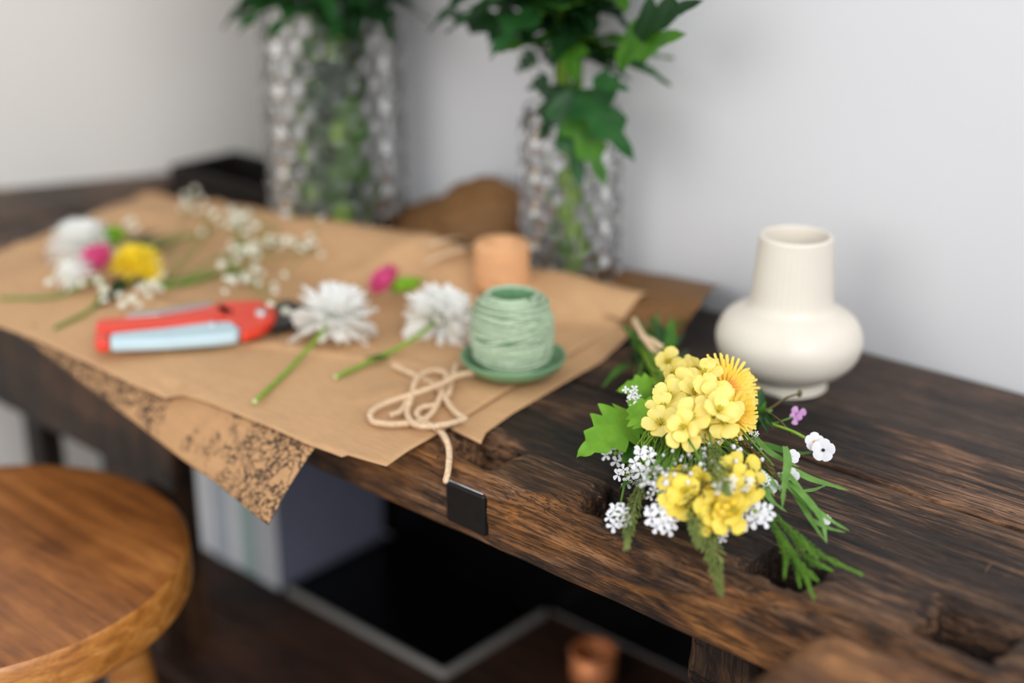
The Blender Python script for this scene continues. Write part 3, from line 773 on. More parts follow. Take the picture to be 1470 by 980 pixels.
mum('white chrysanthemum with long bare stem, beside the red pruning shears', c1, (at(500, 430) - at(455, 490)).normalized() + V((0, 0, 1.5)), .036, [(448, 494, .863), (410, 535, .857), (366, 576, .857)])
c2 = at(634, 452, .874)
mum('white chrysanthemum lying on its side against the green twine ball', c2, (at(660, 440) - at(600, 480)).normalized() + V((0, 0, .5)), .033, [(600, 482, .866), (560, 505, .859), (482, 541, .857)], [((560, 512, .859), (522, 514, .863), .006)])
# pink bud
pc = pap(560, 411, .869)
pk = thing('pink_carnation', 'single pink carnation bud with green calyx behind the white chrysanthemums', 'flower', pc)
ax = (at(530, 412) - at(580, 405)).normalized()
bloom(pk, pc, ax + V((0, 0, 1.1)), .0185, PM_pink, 46, None, lo=10, zfloor=pc.z - .01)
m = MB(); a0 = pc - ax * .002; m.tube([a0, a0 - ax * .008, a0 - ax * .02, a0 - ax * .026], [.006, .0072, .0055, .003], 14); m.build('calyx', M['lime'], pk)
m = MB(); leaf(m, a0 - ax * .010, a0 - ax * .034 + V((0, 0, .004)), .0065, (0, 0, 1)); m.build('leaf', M['leaf_bright'], pk)

# posy ------------------------------------------------------------------
pp = pap(160, 395, .856)
po = thing('flower_posy', 'small mixed posy of white, pink and yellow flowers on the kraft paper at left', 'flowers', pp)
def sub(name, c, r, mat): return MB().ell(c, ((r, 0, 0), (0, r, 0), (0, 0, r)), 12, 8).build(name, M[mat], po, org=c)
wc = pap(118, 350, .878); f = sub('white_bloom', wc, .008, 'white_petal'); bloom(f, wc, V((-.15, .15, 1)), .034, PM_mum, 110, None, zfloor=.857)
wc = pap(108, 392, .872); f = sub('white_bloom', wc, .006, 'white_petal'); bloom(f, wc, V((-.25, -.5, .8)), .020, PM_mum, 60, None, zfloor=.857)
qc = pap(143, 378, .876); f = sub('pink_bloom', qc, .006, 'pink'); bloom(f, qc, V((.1, -.5, .8)), .0175, PM_pink, 46, None, lo=0, zfloor=.857)
yc = pap(195, 380, .874); f = sub('yellow_bloom', yc, .007, 'yellow_mum'); bloom(f, yc, V((.1, -.3, .9)), .0235, PM_mum_y, 80, None, lo=-15, zfloor=.857)
yc = pap(217, 392, .868); f = sub('yellow_bloom', yc, .005, 'yellow_mum'); bloom(f, yc, V((.3, -.4, .7)), .014, PM_mum_y, 40, None, lo=0, zfloor=.857)
lc = pap(163, 346, .878); f = sub('green_bloom', lc, .006, 'lime'); bloom(f, lc, V((0, .1, 1)), .0155, PM_lime, 34, None, lo=-10, zfloor=.857)
for b, tp__, wd, mk in (((205, 352, .87), (258, 336, .864), .009, 'leaf_mid'), ((185, 350, .872), (228, 330, .868), .008, 'leaf_deep'), ((160, 420, .862), (140, 440, .858), .008, 'leaf_deep'), ((180, 400, .862), (160, 430, .858), .01, 'leaf_deep')):
    m = MB(); leaf(m, pap(*b), pap(*tp__), wd, (0, 0, 1)); m.build('leaf', M[mk], po)
for pts in ([(150, 400, .866), (135, 440, .859), (78, 471, .858)], [(140, 400, .864), (80, 425, .859), (0, 428, .858)], [(190, 400, .862), (260, 408, .859), (318, 392, .859)], [(200, 370, .866), (250, 345, .862), (300, 330, .86)]):
    MB().tube(spline(ppx(pts), 16), .0016, 7).build('stem', M['stem'], po)
BUD = MB()
for k in range(9):
    d = V((math.cos(k * 2.4) * math.sin(.35 + k * .14), math.sin(k * 2.4) * math.sin(.35 + k * .14), math.cos(.35 + k * .14)))
    u = d.orthogonal().normalized(); v_ = d.cross(u)
    BUD.ell(d * .55, (u * .42, v_ * .42, d * .3), 7, 4)
BUDM = BUD.mesh('blossom', M['cream_bud'])
for (x, y) in [(72, 407), (84, 395), (95, 402), (90, 380), (105, 410), (118, 408), (130, 398), (143, 405), (150, 418), (172, 425), (190, 430), (176, 438), (200, 440), (210, 412), (222, 408), (228, 380), (232, 395), (214, 424), (200, 415), (190, 318), (195, 330), (184, 322), (228, 416), (150, 432), (120, 392)]:
    p_ = pap(x, y, R(.862, .872)); inst('blossom', BUDM, po, p_, quat((R(-.5, .5), R(-.8, .3), 1)), R(.0042, .0058))

# baby's breath -----------------------------------------------------------
bb = thing('babys_breath', 'sprig of tiny white baby\u2019s breath fanned out on the kraft paper'.replace('\u2019', "'"), 'flowers', pap(360, 370, .857))
regs = []
def band(pts, w, n):
    c = spline([V((x, y, 0)) for x, y in pts], 40)
    for _ in range(n):
        q = random.choice(c); regs.append((q.x + random.gauss(0, w), q.y + random.gauss(0, w * .8)))
band([(262, 268), (290, 290), (330, 305), (365, 325), (420, 345), (500, 372)], 14, 36)
band([(300, 330), (330, 345), (370, 345), (400, 350)], 13, 13)
band([(315, 375), (345, 390), (380, 405), (425, 425)], 14, 17)
band([(330, 300), (345, 340), (355, 380)], 9, 12)
regs += [(452, 303), (446, 296), (262, 285), (272, 262), (258, 270)]
hub = [ppx([(300, 330, .858)])[0], pap(345, 365, .858), pap(395, 360, .858), pap(270, 300, .858), pap(450, 365, .858), pap(330, 395, .858), pap(335, 310, .859), pap(400, 335, .859)]
m = MB()
root_ = pap(235, 415, .857)
for h in hub: m.tube(spline([root_, root_.lerp(h, .6) + V((0, 0, .006)), h + V((0, 0, .004))], 12), .0007, 5)
for (x, y) in regs:
    p_ = pap(x + 8, y + 11, R(.862, .878)); h = min(hub, key=lambda q: (q - p_).length) + V((0, 0, .004))
    m.tube([h, h.lerp(p_, .5) + V((0, 0, .003)), p_ - V((0, 0, .002))], .0004, 4)
    inst('blossom', BUDM, bb, p_, quat((R(-.6, .6), R(-.8, .4), 1)), R(.0034, .0052))
m.build('stems', M['stem'], bb)['kind'] = 'stuff'

# pruning shears -----------------------------------------------------------
sh = thing('pruning_shears', 'pruning shears with red handles and pale blue grip on the kraft paper', 'shears', at(280, 468, .8568))
def slab(name, pts, z0, z1, mat, bev=.003, parent=None):
    return MB().prism([at(x, y, z0) for x, y in pts], z0, z1).build(name, M[mat], parent or sh, smooth=False, bevel=bev, seg=3)
slab('upper_handle', [(138, 483), (139, 474), (150, 470), (230, 466), (300, 453), (318, 447), (345, 463), (300, 473), (230, 479), (150, 485)], .8585, .8675, 'red', .003)
slab('handle_edge', [(180, 467), (230, 463), (306, 450), (306, 444), (240, 455), (185, 461)], .8585, .8665, 'steel', .001)['label'] = 'bare steel edge of the upper handle'
slab('end_cap', [(137, 504), (137, 496), (142, 492), (158, 491), (158, 506), (142, 508)], .8585, .8685, 'red', .003)
slab('grip', [(159, 507), (159, 494), (240, 486), (310, 477), (335, 477), (346, 487), (342, 495), (310, 499), (240, 504)], .8585, .8690, 'blue', .0038)['label'] = 'pale blue plastic grip'
slab('head', [(346, 493), (347, 482), (316, 464), (308, 454), (318, 445), (370, 443), (392, 449), (398, 460), (394, 472), (375, 484), (355, 491)], .8590, .8675, 'red', .0025)
slab('blade', [(385, 470), (398, 440), (415, 436), (450, 450), (462, 462), (440, 466), (410, 474), (392, 480)], .859, .8635, 'black', .001)
pvt = at(375, 450, .868)
MB().lathe([(.0001, .0035), (.0035, .0035), (.0045, .0025), (.005, 0), (.005, -.004)], 24, pvt).build('pivot_screw', M['steel'], sh)
p_ = at(305, 466, .869); MB().lathe([(.0001, .003), (.003, .0025), (.0035, 0), (.0035, -.004)], 20, p_).build('spring_button', M['steel'], sh)

# ------------------------------------------------------------------ hand-tied bouquet in focus
TIE = at(934, 497, .872)
bq = thing('wildflower_bouquet', 'hand tied bouquet of yellow and white wildflowers and grasses on the dark bench', 'bouquet', at(990, 650, .852))
def bpart(m, name, mat, kind=None, **kw):
    o = m.build(name, M[mat], bq, **kw)
    if kind: o['kind'] = kind
    return o
def stem_to(p, r=.0011, mat='stem', sag=.0):
    p = V(p); t0 = TIE + V((R(-.008, .008), R(-.008, .008), R(-.008, .004)))
    mid = t0.lerp(p, .55) + V((0, 0, -.006 + sag)); mid.z = max(mid.z, .855)
    m = MB(); m.tube(spline([t0, mid, p], 12), r, 6); bpart(m, 'stem', mat)
# tail of stems beyond the tie
for k in range(9):
    e = at(893 + 11 * k + R(-5, 5), 462 - 6 * (k % 3) + abs(k - 4) * 2, R(.865, .88)); t0 = TIE + V((R(-.01, .01), R(-.01, .01), R(-.01, 0)))
    m = MB(); m.tube(spline([t0, t0.lerp(e, .5), e], 8), R(.0011, .0022), 6); bpart(m, 'stem', 'stem' if k % 2 else 'leaf_mid')
for b, tp__, wd, mk in (((925, 512, .87), (894, 462, .884), .0042, 'leaf_mid'), ((962, 505, .868), (964, 452, .888), .005, 'leaf_mid'), ((945, 520, .866), (985, 478, .872), .006, 'leaf_dark'), ((930, 530, .862), (898, 505, .860), .007, 'leaf_deep'), ((955, 530, .864), (985, 510, .866), .008, 'leaf_deep'), ((905, 520, .858), (862, 560, .854), .004, 'leaf_mid'), ((940, 545, .870), (900, 490, .862), .008, 'leaf_deep'), ((950, 560, .87), (990, 500, .87), .009, 'leaf_deep'), ((960, 500, .87), (935, 455, .88), .005, 'leaf_dark')):
    m = MB(); leaf(m, at(*b), at(*tp__), wd, (0, 0, 1), curl=.05); bpart(m, 'leaf', mk)
m = MB(); rope(m, px([(910, 458, .884), (922, 480, .886), (936, 500, .882), (950, 512, .872), (952, 520, .864), (940, 524, .858), (924, 512, .862), (914, 494, .868), (918, 484, .876), (934, 488, .886), (950, 498, .884)]), .0022, 120, 30)
bpart(m, 'twine_tie', 'twine')['label'] = 'natural twine round the stems'
# dark foliage underneath so that the heads rest on something
for (b, tp__, wd, mk) in [((950, 560, .862), (935, 700, .858), .018, 'leaf_deep'), ((975, 570, .866), (985, 720, .86), .019, 'leaf_deep'), ((1000, 575, .868), (1050, 720, .86), .018, 'leaf_deep'), ((1010, 560, .864), (1095, 660, .86), .016, 'leaf_deep'),
                          ((945, 590, .872), (905, 700, .862), .014, 'leaf_dark'), ((985, 620, .884), (960, 690, .872), .012, 'leaf_dark'), ((1010, 630, .884), (1030, 700, .872), .012, 'leaf_deep'), ((1000, 610, .882), (1000, 700, .876), .014, 'leaf_deep'),
                          ((945, 640, .876), (985, 660, .882), .008, 'leaf_mid'), ((940, 690, .872), (978, 668, .878), .008, 'leaf_mid'), ((935, 670, .866), (888, 702, .862), .006, 'leaf_mid'), ((960, 610, .874), (1060, 640, .876), .012, 'leaf_deep')]:
    m = MB(); leaf(m, at(*b), at(*tp__), wd, (0, 0, 1), curl=.04, teeth=6, rows=24); bpart(m, 'leaf', mk)
# bright lobed leaves at the left
def toothed(b, tp__, wd, mk, nrm, lobes, depth, shape=.62, curl=.08, fold=.1):
    m = MB(); leaf(m, b, tp__, wd, nrm, lobes=lobes, depth=depth, rows=60, shape=shape, curl=curl, fold=fold); return bpart(m, 'leaf', mk)
b_ = at(921, 594, .882); toothed(b_, at(827, 657, .868), .0215, 'leaf_bright', toeye(b_, .5), 5, .40, .58)['label'] = 'large bright jagged leaf'
b_ = at(940, 607, .892); toothed(b_, at(902, 574, .897), .015, 'leaf_bright', toeye(b_, .3), 5, .3, .5, .04)
b_ = at(951, 560, .888); toothed(b_, at(884, 561, .886), .0115, 'leaf_bright', toeye(b_, .9), 5, .3, .55, .15)
b_ = at(953, 552, .890); toothed(b_, at(946, 588, .893), .009, 'leaf_mid', toeye(b_, .1), 4, .3, .55, .1)
b_ = at(935, 615, .872); toothed(b_, at(893, 668, .862), .013, 'leaf_mid', toeye(b_, .6), 4, .35)
stem_to(at(921, 594, .882), .0013); stem_to(at(940, 607, .890), .0012); stem_to(at(951, 560, .888), .001)

# mustard flowers -----------------------------------------------------
def round_petal(name, mat, L, W, rows=7):
    m = MB(); vs = []
    for i in range(rows + 1):
        u = i / rows
        w = W * (.14 + .86 * math.sin(PI / 2 * min(1, (u / .62)) ) ** 1.4) if u < .62 else W * math.sqrt(max(0.02, 1 - ((u - .62) / .385) ** 2))
        for k in (-1, -.5, 0, .5, 1):
            vs.append((k * w / 2, u * L - .05 * L * (1 - abs(k)) * (u > .95), .05 * L + .20 * L * math.sin(u * 2.6) - .03 * L * math.cos(k * 6 + u * 4) + .06 * L * abs(k) * u))
    m.add(vs, [(i * 5 + k, i * 5 + k + 1, i * 5 + 6 + k, i * 5 + 5 + k) for i in range(rows) for k in range(4)])
    return m.mesh(name, mat)
RP = [round_petal('petal', M['rape'], .0108, .0112), round_petal('petal', M['rape'], .0104, .0098), round_petal('petal', M['rape_deep'], .0108, .0110)]
CEN = MB()
CEN.tube([(0, 0, -.006), (0, 0, -.002), (0, 0, .003), (0, 0, .0055)], [.0006, .0009, .0009, .0005], 6)
for k in range(6):
    a = k * PI / 3; CEN.tube([(0, 0, 0), (.0012 * math.cos(a), .0012 * math.sin(a), .003), (.002 * math.cos(a), .002 * math.sin(a), .0055)], [.00025, .00025, .0006], 5)
CENM = CEN.mesh('yellow_flower', M['stamen'])
def mustard(x, y, z, deep=0, sc_=1., up=.3, j=.5, st_=True, open_=1.):
    p = at(x, y, z); n = toeye(p, up, j); sp = R(0, PI)
    Q = quat(n, sp)
    o = bpy.data.objects.new('yellow_flower', CENM); C.objects.link(o); o.parent = bq; o.location = p - wloc(bq)
    o.rotation_mode = 'QUATERNION'; o.rotation_quaternion = Q
    for k in range(4):
        q = bpy.data.objects.new('petal', RP[2] if deep else RP[k % 2]); C.objects.link(q); q.parent = o
        a = k * PI / 2 + R(-.25, .25); q.rotation_mode = 'QUATERNION'
        q.rotation_quaternion = Quaternion((0, 0, 1), a) @ Quaternion((1, 0, 0), R(-.05, .35) * open_)
        s = sc_ * R(.9, 1.08); q.scale = (s, s, s); q.location = (-math.sin(a) * .0008, math.cos(a) * .0008, .0005)
    if st_: stem_to(p - n * .006, .0008, 'stem_bright')
for a in [(957, 518, .905), (962, 535, .908), (975, 553, .91), (1003, 528, .912), (1012, 540, .916), (963, 571, .908), (996, 567, .914), (1013, 562, .918), (953, 590, .905), (950, 610, .902), (985, 612, .912), (976, 627, .904), (990, 600, .914),
          (1028, 571, .918), (1030, 592, .918), (1041, 583, .917), (1038, 607, .908), (1013, 615, .900), (1010, 596, .905)]:
    mustard(*a, j=.6, sc_=R(1.0, 1.22), open_=R(.4, 1.9))
for a in [(1010, 688, .893), (968, 704, .890), (986, 707, .892), (1000, 697, .888), (1046, 680, .893), (1060, 690, .893), (1066, 674, .891), (1078, 698, .887), (1013, 733, .882), (1020, 744, .878), (1058, 738, .884), (1046, 747, .879), (980, 724, .880), (1033, 708, .888), (1050, 705, .892), (1024, 722, .884), (1064, 712, .886), (980, 690, .883)]:
    mustard(*a, deep=1, sc_=R(.8, 1.1), j=.75, open_=R(.5, 2.2))
# loose round yellow buds
for (x, y, z) in [(1043, 727, .89), (1052, 722, .89), (1036, 735, .886), (1030, 728, .888), (1012, 752, .876), (983, 738, .874), (955, 690, .882), (1002, 620, .902), (1018, 602, .906), (1022, 610, .905), (1008, 608, .904)]:
    p = at(x, y, z); n = toeye(p, .3, .6); u = n.orthogonal().normalized(); m = MB(); m.ell(p, (u * .0021, n.cross(u) * .0021, n * .0034), 9, 6); bpart(m, 'flower_bud', 'rape_deep')
# dandelion ---------------------------------------------------------------
dp = at(1037, 562, .903); dn = toeye(dp, .25) + RT * .45
Q = quat(dn); m1 = MB(); m2 = MB(); MID = 190
for k in range(MID):
    f_ = (k + .5) / MID; el = math.radians(86 - 90 * f_ ** .75); az = k * 2.39996
    d = Q @ V((math.cos(el) * math.cos(az), math.cos(el) * math.sin(az), math.sin(el))); L = (.010 + .0165 * f_ ** .6) * R(.93, 1.05)
    sd = (Q @ V((0, 0, 1))).cross(d); sd = sd.normalized(); nn = d.cross(sd)
    if nn.dot(Q @ V((0, 0, 1))) < 0: nn = -nn
    w0 = .0011 if f_ > .25 else .0008
    vs = []
    for i in range(5):
        u = i / 4; c = dp + d * (L * u) + nn * (.0025 * math.sin(u * 2.2))
        ww = w0 * (.5 + .6 * u) if i < 4 else w0 * .75
        vs += [c - sd * ww, c + nn * .0003, c + sd * ww]
    (m2 if f_ < .22 else m1).add(vs, [(i * 3 + q, i * 3 + q + 1, i * 3 + 4 + q, i * 3 + 3 + q) for i in range(4) for q in range(2)])
o = bpart(m1, 'dandelion_head', 'dandelion'); o['label'] = 'fringed yellow dandelion head'
o2 = m2.build('dandelion_heart', M['dandelion_heart'], o, org=wloc(bq)); o2['label'] = 'orange centre'
m = MB(); m.ell(dp - (Q @ V((0, 0, 1))) * .004, (Q @ V((.008, 0, 0)), Q @ V((0, .008, 0)), Q @ V((0, 0, .006))), 14, 8); m.build('sepal_cup', M['leaf_mid'], o, org=wloc(bq))
stem_to(dp - (Q @ V((0, 0, 1))) * .008, .0018)
dp2 = at(1052, 598, .897); dn2 = toeye(dp2, -.1) + RT * .8; Q = quat(dn2); m1 = MB()
for k in range(130):
    f_ = (k + .5) / 130; el = math.radians(82 - 84 * f_ ** .75); az = k * 2.39996
    d = Q @ V((math.cos(el) * math.cos(az), math.cos(el) * math.sin(az), math.sin(el))); L = (.009 + .0105 * f_ ** .6) * R(.93, 1.05)
    sd = (Q @ V((0, 0, 1))).cross(d).normalized(); vs = []
    for i in range(4): u = i / 3; c = dp2 + d * (L * u); ww = .001 * (.5 + .6 * u) * (1 if i < 3 else .7); vs += [c - sd * ww, c + sd * ww]
    m1.add(vs, [(i * 2, i * 2 + 1, i * 2 + 3, i * 2 + 2) for i in range(3)])
o = bpart(m1, 'dandelion_head', 'dandelion'); stem_to(dp2 - (Q @ V((0, 0, 1))) * .004, .0016)

# white clusters ------------------------------------------------------------
FLO = MB()
for k in range(4):
    a = k * PI / 2; d = V((math.cos(a), math.sin(a), .25)); s = V((-math.sin(a), math.cos(a), 0)); vs = []
    for u, w_ in ((.1, .10), (.45, .24), (.8, .32), (1, .16)): c = d * u + V((0, 0, -.12 * u * u)); vs += [c - s * w_, c + V((0, 0, -.06)), c + s * w_]
    FLO.add(vs, [(i * 3 + q, i * 3 + q + 1, i * 3 + 4 + q, i * 3 + 3 + q) for i in range(3) for q in range(2)])
FLOM = FLO.mesh('floret', M['white_small'])
def umbel(x, y, z, size, n, up=.2, st_=True, jit=.25):
    n = max(4, int(n * .52))
    p = at(x, y, z); k_ = (p - EYE).dot(FW) / FPX; r = size * k_ * .5; nrm = toeye(p, up, jit); Q = quat(nrm)
    m = MB(); hub_ = p - nrm * r * 1.0; pos = []
    for k in range(n):
        th = math.sqrt((k + .5) / n) * 1.25; a = k * 2.39996
        d = Q @ V((math.sin(th) * math.cos(a), math.sin(th) * math.sin(a), math.cos(th) )); q = hub_ + d * r * R(1.0, 1.12); q = p + (q - p) * .92
        pos.append((q, d)); m.tube([hub_, q - d * .0004], .00028, 4)
    m.ell(p - nrm * r * .1, (Q @ V((r * .25, 0, 0)), Q @ V((0, r * .25, 0)), nrm * r * .25), 8, 5)
    o = bpart(m, 'white_flower_cluster', 'stem_bright')
    for q, d in pos:
        i_ = bpy.data.objects.new('floret', FLOM); C.objects.link(i_); i_.parent = o; i_.location = q - wloc(bq); i_.rotation_mode = 'QUATERNION'
        i_.rotation_quaternion = quat((d * .6 + nrm * .5), R(0, 1.5)); s = r * .56 * R(.85, 1.15); i_.scale = (s, s, s)
    if st_: stem_to(hub_, .0008)
for a in [(903, 565, .90, 22, 9), (909, 574, .899, 20, 8), (927, 659, .892, 38, 16), (884, 650, .866, 30, 11), (900, 681, .868, 32, 12), (888, 738, .868, 34, 16), (946, 708, .878, 26, 10), (952, 739, .876, 44, 22), (1084, 734, .877, 42, 20), (1036, 763, .870, 24, 9), (1046, 697, .899, 26, 9),
          (1072, 692, .896, 20, 7), (1098, 690, .882, 20, 7), (1090, 684, .886, 18, 6), (1024, 755, .872, 16, 6), (1082, 625, .888, 14, 5), (900, 614, .87, 22, 8), (1030, 700, .9, 16, 5), (1062, 700, .893, 18, 6)]:
    umbel(*a)
# tiny unopened buds and fine stalks in the middle
m = MB(); mb = MB()
for k in range(150):
    x, y = random.choice([(R(990, 1105), R(632, 700)), (R(1000, 1100), R(628, 680)), (R(935, 990), R(640, 700)), (R(920, 965), R(670, 700)), (R(985, 1010), R(615, 660))]); z = R(.882, .902) - max(0, x - 1050) * .0002
    p = at(x, y, z); r = R(.0007, .0016); m.ell(p, ((r, 0, 0), (0, r, 0), (0, 0, r * 1.2)), 6, 4)
    h = at(990 + R(-30, 30), 600 + R(-10, 20), .885); mb.tube([h, h.lerp(p, .5) + V((0, 0, R(-.002, .006))), p], R(.0002, .0004), 4)
m3 = MB()
for k in range(90):
    a_ = at(R(965, 1095), R(615, 700), R(.876, .896)); b_ = a_ + V((R(-.02, .02), R(-.03, .01), R(-.008, .008))); m3.tube([a_, a_.lerp(b_, .5) + V((R(-.003, .003), 0, R(-.003, .003))), b_], R(.0002, .0005), 4)
    if k % 2: m3.ell(b_, ((.0008, 0, 0), (0, .0008, 0), (0, 0, .0014)), 5, 4)
bpart(m3, 'dry_stalks', 'dry', 'stuff')
bpart(m, 'small_buds', 'white_small', 'stuff'); bpart(mb, 'fine_stalks', 'stem', 'stuff')
# curly thin stalks near the left leaf
for k in range(14):
    x0, y0 = 932 + R(-8, 20), 618 + R(-8, 8); m = MB()
    m.tube(spline(px([(x0, y0, .89), (x0 + R(-18, 8), y0 + 22, .886), (x0 + R(-24, 14), y0 + R(30, 80), .878)]), 10), R(.0004, .0009), 5); bpart(m, 'stem', 'stem_bright')

# grasses -----------------------------------------------------------------
def seed_head(paths, mat, dens, L, W, spread, name='grass_head', stemr=.0005):
    m = MB()
    for pts in paths:
        c = spline(px(pts), 60); n = int(dens * sum((b - a).length for a, b in zip(c, c[1:])) * 1000)
        m.tube(c[::4] + [c[-1]], stemr, 5)
        for k in range(n):
            u = (k + R(0, 1)) / n * .999; i = int(u * 59); p = c[i].lerp(c[min(59, i + 1)], u * 59 - i); t_ = (c[min(59, i + 1)] - c[max(0, i - 1)]).normalized()
            a = k * 2.4 + R(-.4, .4); o_ = t_.orthogonal().normalized(); o_ = Quaternion(t_, a) @ o_
            env = .35 + .65 * math.sin(PI * min(1, .12 + u * .95))
            d = (t_ + o_ * spread * env).normalized(); q = p + o_ * spread * L * R(.1, .9) * env
            s_ = d.orthogonal().normalized(); l_ = L * R(.75, 1.2) * (.6 + .4 * env)
            m.ell(q + d * l_ * .5, (s_ * W, d.cross(s_) * W * .7, d * l_ * .5), 5, 4)
    return bpart(m, name, mat)
seed_head([[(922, 690, .876), (912, 722, .872), (903, 755, .868), (900, 784, .862)]], 'grass_head', 3.4, .0046, .00045, .8)
seed_head([[(996, 692, .888), (995, 720, .884), (997, 752, .878), (1003, 782, .870)]], 'grass_head', 4.6, .0046, .00046, .9)
seed_head([[(1012, 735, .876), (1018, 770, .868), (1026, 810, .858), (1034, 847, .852)]], 'grass_head', 4.6, .0052, .00048, .9)
seed_head([[(1022, 640, .902), (1026, 660, .904), (1036, 690, .902), (1044, 706, .899)]], 'grass_head', 4.6, .0046, .00046, .9)
seed_head([[(1062, 632, .892), (1080, 650, .890), (1100, 668, .884), (1118, 690, .876)]], 'dry', 6, .0045, .0006, .5)
seed_head([[(1102, 728, .868), (1135, 762, .865), (1180, 797, .861), (1234, 823, .855)], [(1104, 738, .866), (1125, 778, .863), (1150, 815, .86), (1168, 858, .853)], [(1100, 735, .866), (1118, 770, .862), (1128, 800, .86), (1126, 826, .858)], [(1135, 765, .864), (1160, 800, .86), (1190, 817, .856)], [(1112, 755, .864), (1140, 800, .858), (1148, 840, .855)], [(1115, 742, .868), (1150, 775, .865), (1172, 800, .861)], [(1128, 778, .862), (1150, 812, .86), (1172, 832, .856)]],
          'grass_green', 1.7, .0036, .0004, .5, 'grass_panicle', .0004)
m = MB(); m.tube(spline(px([(1012, 600, .89), (1060, 660, .886), (1085, 700, .876), (1104, 730, .868)]), 16), .0008, 6); bpart(m, 'stem', 'grass')
for pts in ([(960, 590, .894), (940, 640, .888), (922, 690, .876)], [(1000, 600, .9), (1000, 650, .898), (996, 692, .888)], [(1005, 640, .9), (1008, 690, .892), (1012, 735, .876)], [(1015, 600, .9), (1018, 620, .904), (1022, 640, .903)], [(1030, 615, .895), (1048, 622, .895), (1064, 633, .892)], [(1060, 612, .893), (1085, 640, .89), (1110, 668, .884)], [(985, 625, .905), (1000, 650, .902), (1010, 670, .9)]):
    m = MB(); m.tube(spline(px(pts), 12), .0007, 5); bpart(m, 'stem', 'stem')
def blade(pts, w, mat='grass', twist=0.):
    c = spline(px(pts), 22); m = MB(); vs = []
    for i, p in enumerate(c):
        u = i / 21; t_ = (c[min(21, i + 1)] - c[max(0, i - 1)]).normalized(); n = toeye(p, 1.2); n = Quaternion(t_, twist * (u - .3)) @ n; s_ = t_.cross(n).normalized(); n = s_.cross(t_)
        ww = w * (.35 + .65 * math.sin(PI * min(1, u * 1.1 + .12)) if u < .8 else .95 * (1 - u) / .2 * .62 + .04)
        vs += [p - s_ * ww, p - n * ww * .25, p + s_ * ww]
    m.add(vs, [(i * 3 + k, i * 3 + k + 1, i * 3 + 4 + k, i * 3 + 3 + k) for i in range(21) for k in range(2)]); bpart(m, 'grass_blade', mat)
H = .876
blade([(1078, 620, .888), (1102, 646, .886), (1125, 660, .884), (1147, 670, .880)], .0021)
blade([(1127, 640, .892), (1131, 662, .889), (1126, 697, .882), (1123, 730, .872)], .0026, twist=.6)
blade([(1128, 668, .880), (1160, 685, .874), (1190, 695, .868), (1219, 704, .862)], .0024)
blade([(1118, 680, .880), (1155, 712, .876), (1179, 745, .870), (1187, 780, .858)], .0022)
blade([(1128, 695, .878), (1160, 722, .872), (1192, 746, .866), (1220, 762, .859)], .0019)
blade([(1130, 692, .876), (1150, 722, .870), (1168, 752, .864), (1186, 778, .857)], .0019)
blade([(1088, 634, .880), (1125, 646, .874), (1150, 650, .868), (1168, 648, .864)], .0026, 'leaf_mid')
blade([(1160, 742, .864), (1185, 756, .860), (1214, 764, .857)], .0016)
blade([(1092, 690, .880), (1106, 716, .874), (1130, 735, .865)], .0019)
blade([(1090, 665, .882), (1098, 690, .880), (1112, 712, .872)], .0019)
blade([(1150, 705, .862), (1170, 702, .860), (1190, 694, .858)], .0014)
blade([(1090, 672, .885), (1108, 690, .88), (1122, 706, .874)], .0016)
blade([(1125, 672, .884), (1140, 690, .88), (1156, 712, .872), (1166, 738, .864)], .0016)
# whorl of narrow leaves right of the dandelion
wc_ = at(1091, 597, .875)
for tp__ in ((1068, 563), (1092, 557), (1110, 588), (1113, 618), (1070, 628), (1100, 575), (1078, 580), (1118, 602), (1086, 622), (1104, 625)):
    e = at(tp__[0], tp__[1], R(.872, .888)); m = MB(); leaf(m, wc_, e, .0034, toeye(wc_, .5, .2), curl=.12, fold=.3); bpart(m, 'leaf', random.choice(['leaf_mid', 'leaf_dark', 'grass']))
m = MB(); leaf(m, at(1082, 575, .89), at(1070, 625, .885), .005, toeye(wc_, .2), curl=.1, fold=.3); bpart(m, 'leaf', 'leaf_dark'); stem_to(wc_, .001)
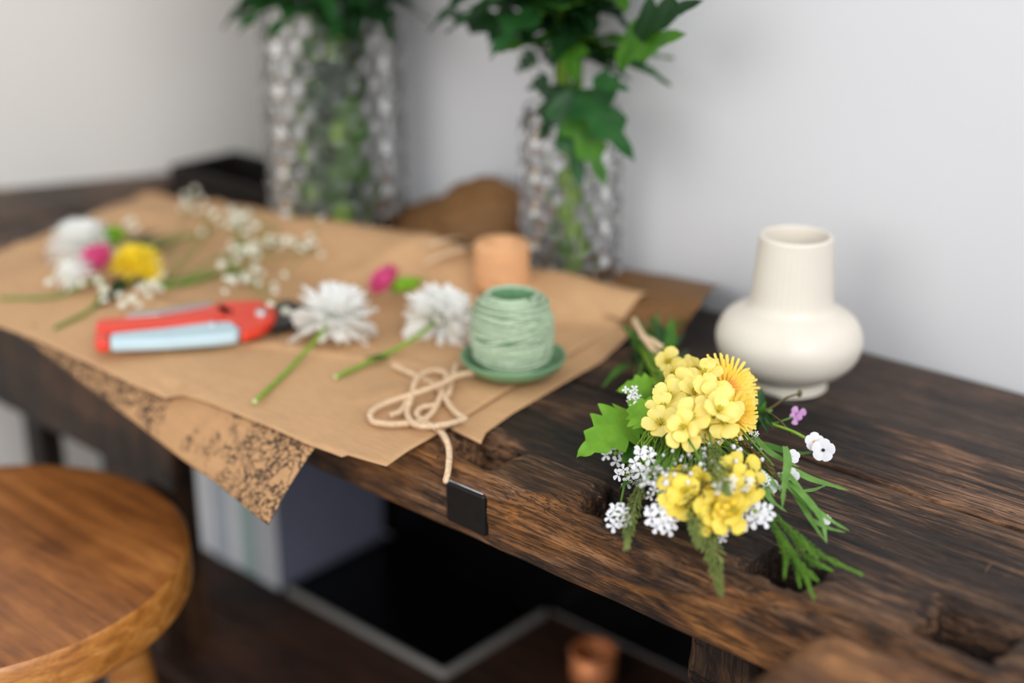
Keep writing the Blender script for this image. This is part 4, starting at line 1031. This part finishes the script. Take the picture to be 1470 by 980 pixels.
# pansies and small odd flowers
def five(x, y, z, r, mat, n, eye_=None, name='small_flower'):
    p = at(x, y, z); nrm = toeye(p, .1, .25); Q = quat(nrm); m = MB()
    for k in range(n):
        a = k * 2 * PI / n + .3; d = Q @ V((math.cos(a), math.sin(a), .15)); s_ = Q @ V((-math.sin(a), math.cos(a), 0)); vs = []
        for u, w_ in ((.05, .1), (.35, .34), (.7, .5), (.9, .4), (1.02, .15)): c = p + d * r * u; vs += [c - s_ * r * w_, c + nrm * r * .05, c + s_ * r * w_]
        m.add(vs, [(i * 3 + q, i * 3 + q + 1, i * 3 + 4 + q, i * 3 + 3 + q) for i in range(4) for q in range(2)])
    o = bpart(m, name, mat)
    if eye_:
        e = MB().ell(p + nrm * r * .18, (Q @ V((r * .16, 0, 0)), Q @ V((0, r * .16, 0)), nrm * r * .1), 8, 5).build('flower_eye', M[eye_], o, org=wloc(bq))
    return p
five(1169, 634, .876, .0062, 'white_small', 5, 'dandelion_heart', 'pansy'); five(1182, 646, .874, .0075, 'white_small', 5, 'leaf_deep', 'pansy')
five(1146, 593, .878, .0052, 'lilac', 3, None, 'lilac_flower'); five(1142, 600, .877, .0045, 'lilac', 3, None, 'lilac_flower')
five(1138, 655, .880, .0045, 'white_small', 5); five(1135, 684, .878, .0056, 'white_small', 5, 'stamen'); five(1104, 697, .876, .0055, 'white_small', 5); five(1118, 690, .875, .005, 'white_small', 5)
five(1186, 746, .858, .0032, 'white_small', 5)
for pts, mk, r in (([(1095, 606, .88), (1118, 612, .882), (1140, 620, .880), (1162, 632, .876)], 'stem_bright', .0011), ([(1098, 590, .88), (1112, 582, .882), (1128, 571, .882), (1147, 565, .880)], 'dry', .0008), ([(1098, 590, .878), (1115, 600, .882), (1128, 613, .88), (1138, 625, .872)], 'dry', .0008), ([(1092, 600, .876), (1110, 607, .879), (1128, 602, .879), (1142, 597, .877)], 'stem', .0006)):
    m = MB(); m.tube(spline(px(pts), 16), r, 6); bpart(m, 'stem', mk)
m = MB(); p = at(1148, 565, .880); m.ell(p, ((.0018, 0, 0), (0, .0022, 0), (0, 0, .0028)), 8, 6); bpart(m, 'flower_bud', 'dry')
